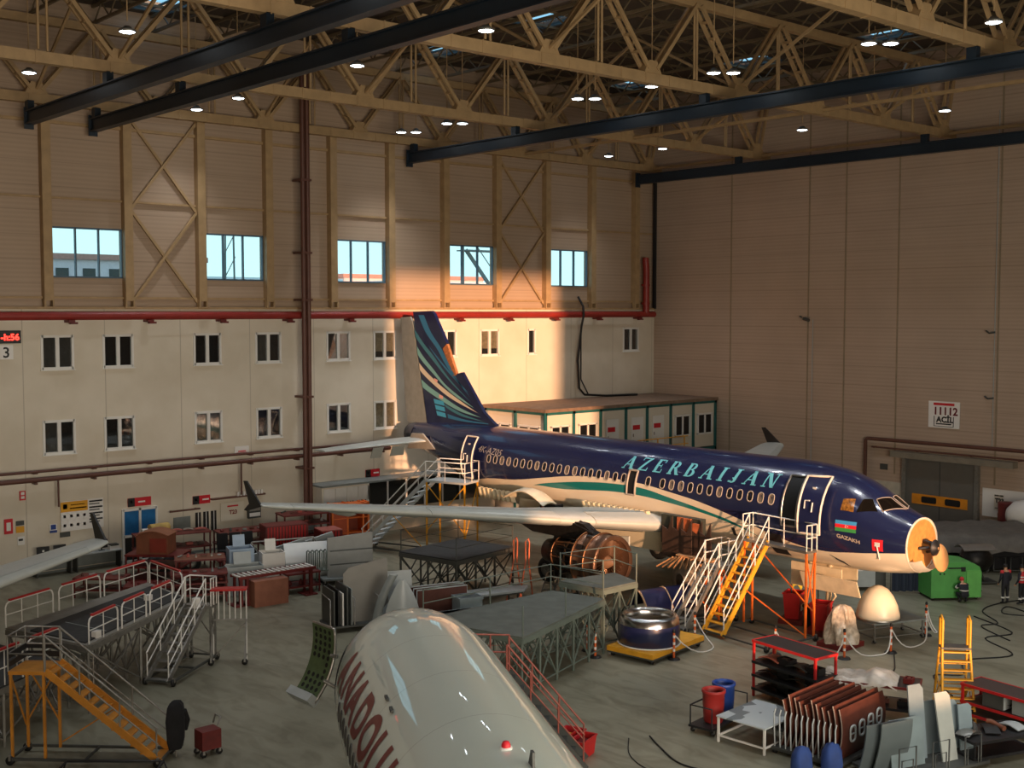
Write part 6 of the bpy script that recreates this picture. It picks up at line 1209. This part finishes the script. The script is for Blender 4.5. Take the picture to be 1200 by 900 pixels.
GP = [(-1.45, .2, 1.1, 1.35, 'panel_slate', '4E575A', 'slate curved panel at the left of the grey panel rack', 1), (-1.1, .0, 1.1, 1.4, 'panel_slate2', '596365', 'second slate curved panel in the grey panel rack', 1), (-.55, -.2, 1.2, 1.35, 'panel_blue_grey', '76868A', 'broad blue-grey panel in front of the slate panels', 0), (.15, .1, .55, 2.1, 'panel_tall', '76848A', 'tallest grey-blue panel in the rack, standing upright', 0), (.7, .3, .9, 1.5, 'panel_mid', '6A777B', 'grey-blue panel behind the leaning pale panel', 0), (.85, -.35, .55, 1.9, 'panel_pale', 'A3A9A4', 'pale narrow panel leaning forward beside the tallest panel', 0), (1.5, .2, .5, 1.45, 'panel_small', '7A8A90', 'small grey-blue panel, left of two at the right end', 0), (1.85, .0, .5, 1.35, 'panel_small2', '82939A', 'small grey-blue panel, rightmost in the rack', 0)]
for u, v, w_, h_, mn, hx, lab, cv in GP:
    p = wpt(30.45, 17.45, -16, u, v)
    mb = MB().slab([[Vector((-w_/2+w_*a/4, -.3*math.sin(math.pi*c/16), h_*c/8)) for c in range(9)] for a in range(5)], .04) if cv else plate(w_, h_, .045, -7 if 'pale' not in mn else -12, [(-w_/2, 0), (w_/2, 0), (w_/2, h_*.93), (w_*.3, h_), (-w_/2, h_)])
    loose('grey_board', lab, 'panel', mb, M(mn, hx, .4, var=.06), p[0], p[1], .19, -16)['group'] = 'grey panels in the rack'
rack('parts_table', 'red-framed table with dark top at the right edge', 'table', 35.25, 16.9, 84, 3.3, 1.05, (.35, .7, 1.25), red, M('table_dark_brown', '3C2E2A', .6), .07)
for u, z, lab in ((.6, .72, 'grey electronics box with carrying handle under the red-framed table'), (-.4, .72, 'light grey electronics box under the red-framed table, nearer one')):
    p = wpt(35.2, 16.9, 84, u, .1); t = T('electronics_box', lab, 'box', (p[0], p[1], z), R_(84)); MB().bx((-.35, -.3, 0), (.35, .3, .42)).build('case', dgrey if u > 0 else primer, t); MB().bx((-.37, -.28, .02), (-.35, .28, .4)).build('front_plate', lgrey, t); MB().tube([(-.37, -.1, .15), (-.44, -.1, .15), (-.44, .1, .15), (-.37, .1, .15)], .015, 6).build('handle', steel, t)
rack('parts_rack', 'low dark rack of trays in front of the red-framed table', 'rack', 32.9, 16.6, -20, 2.2, 1.2, (.25, .7), blackp, blackp, .06)
for k in range(5):
    p = wpt(32.9, 16.6, -20, -.8+.4*k, .1*(k % 2)); tag(part_mesh('panel' if k % 2 == 0 else 'duct', .7).build('loose_part', [alu, dgrey, black, wood, lgrey][k], None, (p[0], p[1], .712), R_(20*k)), 'loose metal part on the low dark rack of trays', 'aircraft part', 'loose parts on the dark tray rack')
for k, (m_, lab) in enumerate(((white, 'white-edged board at the bottom right corner, left one'), (M('board_red', '8E2F26', .5), 'red board at the bottom right corner, middle one'), (signwhite, 'white board at the bottom right corner, right one'))):
    loose('framed_board', lab, 'board', plate(1.0, 1.7-.1*k, .06, 0, [(-.5, 0), (.5, 0), (.5, 1.3), (.3, 1.7-.1*k), (-.5, 1.7-.1*k)]), m_, 31.4+.35*k, 14.4+.05*k, 0, 62)
t = T('platform_ladder', 'tall yellow platform ladder standing alone at right', 'ladder', (35.2, 18.95, 0), R_(-48))
for s in (-1, 1):
    MB().tube([(s*.5, -.55, 0), (s*.42, 0, 2.2), (s*.42, 0, 3.1)], .045, 8).build('side_rail', yel, t); MB().tube([(s*.5, .75, 0), (s*.42, .35, 2.2), (s*.42, .35, 3.1), (s*.42, .2, 3.2), (s*.42, 0, 3.1)], .04, 8).build('rear_rail', yel, t)
    MB().bar((s*.48, -.5, .3), (s*.44, .5, 1.2), .03).bar((s*.48, .65, .4), (s*.43, -.2, 1.4), .03).build('brace', yel, t)
for i in range(8): k = (i+.6)/8; MB().bx((-.48+.05*k, -.6+.55*k, 2.2*k-.02), (.48-.05*k, -.42+.55*k, 2.2*k+.02)).build('tread', yel, t)
MB().bx((-.45, -.05, 2.18), (.45, .42, 2.24)).build('top_step', dgrey, t)
for i in range(5): MB().bar((-.48+.01*i, .73-.08*i, .35*i+.2), (.48-.01*i, .73-.08*i, .35*i+.2), .03).build('rear_rung', yel, t)
for i, (x, y, lab) in enumerate(((27.55, 19.3, 'blue cloth bundle at the bottom edge, left one'), (28.4, 18.9, 'blue cloth bundle at the bottom edge, right one'))):
    tag(MB().loft([[Vector((r*(.34+.04*math.sin(3*a+z*5))*math.cos(a), r*(.28+.04*math.cos(4*a))*math.sin(a), z)) for a in [2*math.pi*k/20 for k in range(20)]] for z, r in ((0, 1.0), (.3, 1.05), (.55, .95), (.75, .6), (.82, .1))]).build('cloth_bundle', M('blue_overall_cloth', '26407A', .8, var=.2) if i == 0 else bpy.data.materials['blue_overall_cloth'], None, (x, y, 0)), lab, 'cloth bundle')
for i, (x, y, z, m_, lab) in enumerate(((23.95, 24.4, 0, red, 'red tub at the foot of the dark red-railed stair, lower one'), (24.0, 24.9, 0, M('tub_red_dark', 'A8202A', .5), 'red tub at the foot of the dark red-railed stair, rear one'))):
    t = T('tub', lab, 'tub', (x, y, z), R_(20)); b = MB(); b.loft([[Vector((a*k, c*k, zz)) for a, c in ((-.45, -.32), (.45, -.32), (.45, .32), (-.45, .32))] for k, zz in ((.85, 0), (1., .5), (1.06, .52), (1.06, .56), (.94, .56), (.8, .05))], False, smooth=False); b.build('body', m_, t); MB().bx((-.36, -.25, .03), (.36, .25, .4)).build('contents', yel if i else dred, t)
t = T('warning_drape', 'yellow-green drape hanging under the airliner behind the forward stair', 'drape', (42.3, 29.6, 0)); MB().slab([[Vector((-.9+1.8*i/10, .05*math.sin(i*1.5), 1.4+.5*j-(.25*(i % 3 == 0) if j == 0 else 0))) for j in (0, 1)] for i in range(11)], .02).build('cloth', M('yellow_green_cloth', 'A79A2C', .8, var=.2), t); MB().tube([(-.95, 0, 0), (-.95, 0, 1.9), (.95, 0, 1.9), (.95, 0, 0)], .025, 6).build('frame', dgrey, t)
# cables and hoses on the floor
def floor_cable(label, pts, r=.025):
    P_ = [(x, y) for x, y in pts]; xy = cat(P_, 6); tag(MB().tube([(x, y, r+.004) for x, y in xy], r, 6).build('floor_cable', black), label, 'cable')
floor_cable('black cable looping over the floor left of the barrels', [(26.6, 24.1), (26.1, 23.2), (25.6, 22.0), (25.9, 20.8), (26.8, 19.5)])
floor_cable('thin dark cable on the open floor, left of the looping cable', [(26.0, 24.4), (25.0, 23.4), (24.6, 22.2), (25.0, 21.0)], .015)
floor_cable('dark cable winding over the floor toward the yellow platform ladder', [(47.5, 24.8), (46.2, 22.5), (44.6, 22.8), (43.2, 21.0), (41.2, 21.8), (39.5, 21.0), (38.6, 21.6), (37.0, 20.0)])
floor_cable('looped black cables on the floor below the two standing people, nearer the frame edge', [(51.8, 23.6), (49.8, 23.0), (48.9, 24.2), (50.2, 24.6), (49.0, 22.4), (47.6, 21.6), (46.6, 20.4)])
floor_cable('black cable snaking in front of the kneeling person', [(52.5, 24.6), (50.4, 25.2), (48.6, 25.0), (47.2, 23.6), (46.2, 23.8), (45.0, 22.0)])
floor_cable('short dark cable lying on the floor before the film-wrapped unit', [(40.0, 24.0), (38.4, 23.0), (37.6, 22.6), (37.2, 21.6)])
# ------------------------------------------------------------------ people
def person(label, loc, rz, J, cols, vest=None):
    """J: joint table name -> (parent, position, radius); one continuous skinned body"""
    me = bpy.data.meshes.new('person'); names = list(J); me.from_pydata([J[n][1] for n in names], [(names.index(n), names.index(J[n][0])) for n in names if J[n][0]], [])
    o = bpy.data.objects.new('person', me); COL.objects.link(o); md = o.modifiers.new('skin', 'SKIN'); md.use_smooth_shade = True
    for i, n in enumerate(names):
        v = me.skin_vertices[0].data[i]; r = J[n][2]; v.radius = r if isinstance(r, tuple) else (r, r); v.use_root = (i == 0)
    sub_ = o.modifiers.new('sub', 'SUBSURF'); sub_.levels = sub_.render_levels = 1
    bpy.context.view_layer.update(); em = bpy.data.meshes.new_from_object(o.evaluated_get(bpy.context.evaluated_depsgraph_get()))
    bpy.data.objects.remove(o); bpy.data.meshes.remove(me); em.materials.clear()
    for c in cols: em.materials.append(c)
    P_ = {n: Vector(J[n][1]) for n in names}
    for f_ in em.polygons:
        n = min(names, key=lambda k: (P_[k]-f_.center).length)
        f_.material_index = 2 if n in ('head', 'neck') or n.startswith(('hand', 'f', 'thumb')) else (1 if n.startswith(('knee', 'ankle', 'hip')) else (3 if n.startswith(('toe',)) else 0)); f_.use_smooth = True
    t = T('person', label, 'person', loc, rz); b = bpy.data.objects.new('body', em); COL.objects.link(b); b.parent = t
    return t, P_
def hand(J, s, side):
    w = Vector(J['wrist'+side][1]); e = Vector(J['elbow'+side][1]); d = (w-e).normalized(); x = Vector((0, 1, 0)) if abs(d.y) < .8 else Vector((1, 0, 0)); lat = d.cross(x).normalized().cross(d)
    J['hand'+side] = ('wrist'+side, tuple(w+d*.07), (.035, .02))
    for k, L_ in enumerate((.07, .085, .08, .06)):
        q = w+d*.09+lat*(.03-.02*k); J['fa%d%s' % (k, side)] = ('hand'+side, tuple(q), .01); J['fb%d%s' % (k, side)] = ('fa%d%s' % (k, side), tuple(q+d*L_*.8+Vector((0, .02, 0))), .009)
    J['thumb'+side] = ('hand'+side, tuple(w+d*.06+lat*.06), .01)
def standing(turn=0.):
    J = {'pelvis': (None, (0, 0, .95), (.15, .11)), 'waist': ('pelvis', (0, 0, 1.1), (.15, .11)), 'chest': ('waist', (0, .0, 1.32), (.18, .12)), 'neck': ('chest', (0, .01, 1.5), .06), 'head': ('neck', (0, .03, 1.64), (.085, .1))}
    J['top'] = ('head', (0, .02, 1.74), (.07, .085))
    for s, sd in ((-1, 'L'), (1, 'R')):
        J['shoulder'+sd] = ('chest', (s*.19, 0, 1.43), .075); J['elbow'+sd] = ('shoulder'+sd, (s*.26, -.02, 1.15), .052); J['wrist'+sd] = ('elbow'+sd, (s*.24, .12, .95), .034)
        J['hip'+sd] = ('pelvis', (s*.1, 0, .88), .1); J['knee'+sd] = ('hip'+sd, (s*.11, .02, .5), .07); J['ankle'+sd] = ('knee'+sd, (s*.11, 0, .1), .05); J['toe'+sd] = ('ankle'+sd, (s*.12, .17, .045), .04); hand(J, s, sd)
    return J
def crouch():
    J = {'pelvis': (None, (0, 0, .36), (.16, .13)), 'waist': ('pelvis', (0, .06, .5), (.15, .12)), 'chest': ('waist', (0, .16, .7), (.18, .13)), 'neck': ('chest', (0, .26, .86), .06), 'head': ('neck', (0, .33, .97), (.085, .1)), 'top': ('neck', (0, .31, 1.0), .07)}
    del J['top']; J['top'] = ('head', (0, .33, 1.06), (.07, .085))
    for s, sd in ((-1, 'L'), (1, 'R')):
        J['shoulder'+sd] = ('chest', (s*.19, .2, .8), .075); J['elbow'+sd] = ('shoulder'+sd, (s*.25, .36, .6), .052); J['wrist'+sd] = ('elbow'+sd, (s*.16, .56, .55), .034)
        J['hip'+sd] = ('pelvis', (s*.12, .04, .35), .1); J['knee'+sd] = ('hip'+sd, (s*.18, .42, .42), .07); J['ankle'+sd] = ('knee'+sd, (s*.14, .12, .1), .05); J['toe'+sd] = ('ankle'+sd, (s*.16, .3, .045), .04); hand(J, s, sd)
    return J
jk = M('navy_work_jacket', '1B1C26', .8); tr = M('dark_trousers', '15161C', .8); hi = M('reflective_silver', 'C9C9C2', .35, var=0); vr_ = M('red_vest', 'B4232A', .7); hairm = M('dark_hair', '120D0A', .7)
def band(t, z, rx, ry, m_, name='reflective_band', h_=.05, y=0., tilt=0.):
    MB().lathe([(1, 0), (1, h_)], n=20).build(name, m_, t, (0, y, z)).scale = (rx, ry, 1)
def hair(t, h, m_=None, hood=False): # cap of hair, open at the face side (+y)
    g2 = [[h+Vector((.1*math.sin(R_(p_))*math.sin(R_(a)), -.105*math.sin(R_(p_))*math.cos(R_(a)), .05+.115*math.cos(R_(p_)))) for p_ in (4, 30, 60, 90, 115)] for a in range(-130, 131, 20)]
    MB().slab(g2, .014).build('hood' if hood else 'hair', m_ or hairm, t)
def face(t, h):
    b = MB(); b.lathe([(0, .03), (.012, .01), (.016, 0)], h+Vector((0, .088, -.005)), 'y', 8); b.build('nose', skin, t)
    for s in (-1, 1): MB().lathe([(0, .012), (.01, .006), (.012, 0)], h+Vector((s*.032, .085, .03)), 'y', 8).build('eye', dark, t); MB().lathe([(0, .02), (.02, .012), (.03, 0)], h+Vector((s*.085, 0, .01)), 'x', 8).build('ear', skin, t)
    MB().box(h+Vector((0, .09, -.045)), (.045, .01, .01)).build('mouth', M('lip', '8A4A44', .5, var=0) if 'lip' not in bpy.data.materials else bpy.data.materials['lip'], t)
def vest(t, m_):
    MB().lathe([(.19, 0), (.205, .12), (.2, .3), (.17, .42), (.1, .5)], n=22).build('vest', m_, t, (0, 0, 1.0)).scale = (1.08, .78, 1)
    band(t, 1.12, .222, .162, hi); band(t, 1.24, .222, .162, hi)
t, P_ = person('standing person in dark work clothes with red shoulders at the right edge', (50.6, 25.0, 0), R_(-28), standing(), [jk, tr, skin, black]); hair(t, P_['head']); face(t, P_['head'])
for s in (-1, 1): MB().lathe([(.085, -.02), (.08, .07), (.05, .1), (0, .105)], (s*.18, 0, 1.42), 'z', 12).build('shoulder_patch', vr_, t)
for s in (-1, 1): MB().cyl((s*.11, .01, .28), (s*.11, .01, .34), .085, 12).build('reflective_band', hi, t)
t, P_ = person('standing person in a red high-visibility vest at the right edge', (51.0, 24.45, 0), R_(-10), standing(), [jk, tr, skin, black]); hair(t, P_['head']); face(t, P_['head']); vest(t, vr_)
for s in (-1, 1): MB().cyl((s*.11, .01, .26), (s*.11, .01, .33), .085, 12).build('reflective_band', hi, t)
t, P_ = person('crouching person in dark jacket with silver bands and red hood by the green cabinet', (49.35, 26.2, 0), R_(-35), crouch(), [jk, tr, skin, black]); hair(t, P_['head'], vr_, True); face(t, P_['head'])
for s in (-1, 1):
    MB().cyl((s*.22, .27, .72), (s*.235, .32, .66), .075, 12).build('reflective_band', hi, t)
MB().lathe([(.205, 0), (.21, .05)], n=20).build('reflective_band', hi, t, (0, .1, .56)).scale = (1, .85, 1)
# ------------------------------------------------------------------ outside, seen through the strip windows
S(MB().bx((-80, 60, -.6), (320, 300, -.3)).build('ground_outside', M('asphalt', '6A6862', .8)))
m_fac = M('facade_pinkish', 'E6D2CE', .7, var=.06); m_fac2 = M('facade_white', 'F2F0EC', .7, var=.04); m_rf = M('roof_tile', 'C08A78', .7)
for x0, x1, y, top, m_, lab in ((48, 76, 150, 19.6, m_fac, 'pinkish apartment block outside, seen through the leftmost strip window'), (80, 104, 160, 17.4, m_fac2, 'low white building outside, behind the second strip window'), (106, 128, 150, 17.0, m_fac2, 'pale low building outside, behind the third strip window'), (118, 150, 180, 19.0, m_fac, 'pinkish building outside, behind the right-hand strip windows')):
    t = T('apartment_building', lab, 'building', ((x0+x1)/2, y, -.3)); w_ = x1-x0; MB().bx((-w_/2, 0, 0), (w_/2, 12, top)).build('wall', m_, t); MB().bx((-w_/2-.4, -.4, top), (w_/2+.4, 12.4, top+.7)).build('roof', m_rf if m_ is m_fac else m_fac2, t)
    n = int(w_/3.4)
    for i in range(n):
        for z in (top-2.6, top-5.8): MB().bx((-w_/2+1.2+3.4*i, -.1, z), (-w_/2+2.8+3.4*i, .05, z+1.5)).build('window', gl_dark, t)
t = T('fire_escape', 'steel outdoor stair seen through the fourth strip window', 'stair', (62.3, 75, -.3))
for k in range(5): s = 1 if k % 2 else -1; MB().bar((-1.6*s, 0, 3.6*k), (1.6*s, 0, 3.6*k+3.6), .12, .3).bar((-1.6*s, -.6, 3.6*k+1), (1.6*s, -.6, 3.6*k+4.6), .06).build('flight', primer, t)
for x in (-1.9, 1.9): MB().bar((x, 0, 0), (x, 0, 19), .14).build('post', primer, t)
for k in range(1, 6): MB().bx((-2, -.7, 3.6*k-.1), (2, .7, 3.6*k)).build('landing', primer, t)
t = T('floodlight_mast', 'slim lattice mast outside the second strip window', 'mast', (41.5, 78, -.3))
for x in (-.5, .5): MB().bar((x, 0, 0), (x*.6, 0, 21), .1).build('post', primer, t)
for k in range(12): MB().bar((-.5, 0, 1.7*k), (.45, 0, 1.7*k+1.7), .05).build('brace', primer, t)
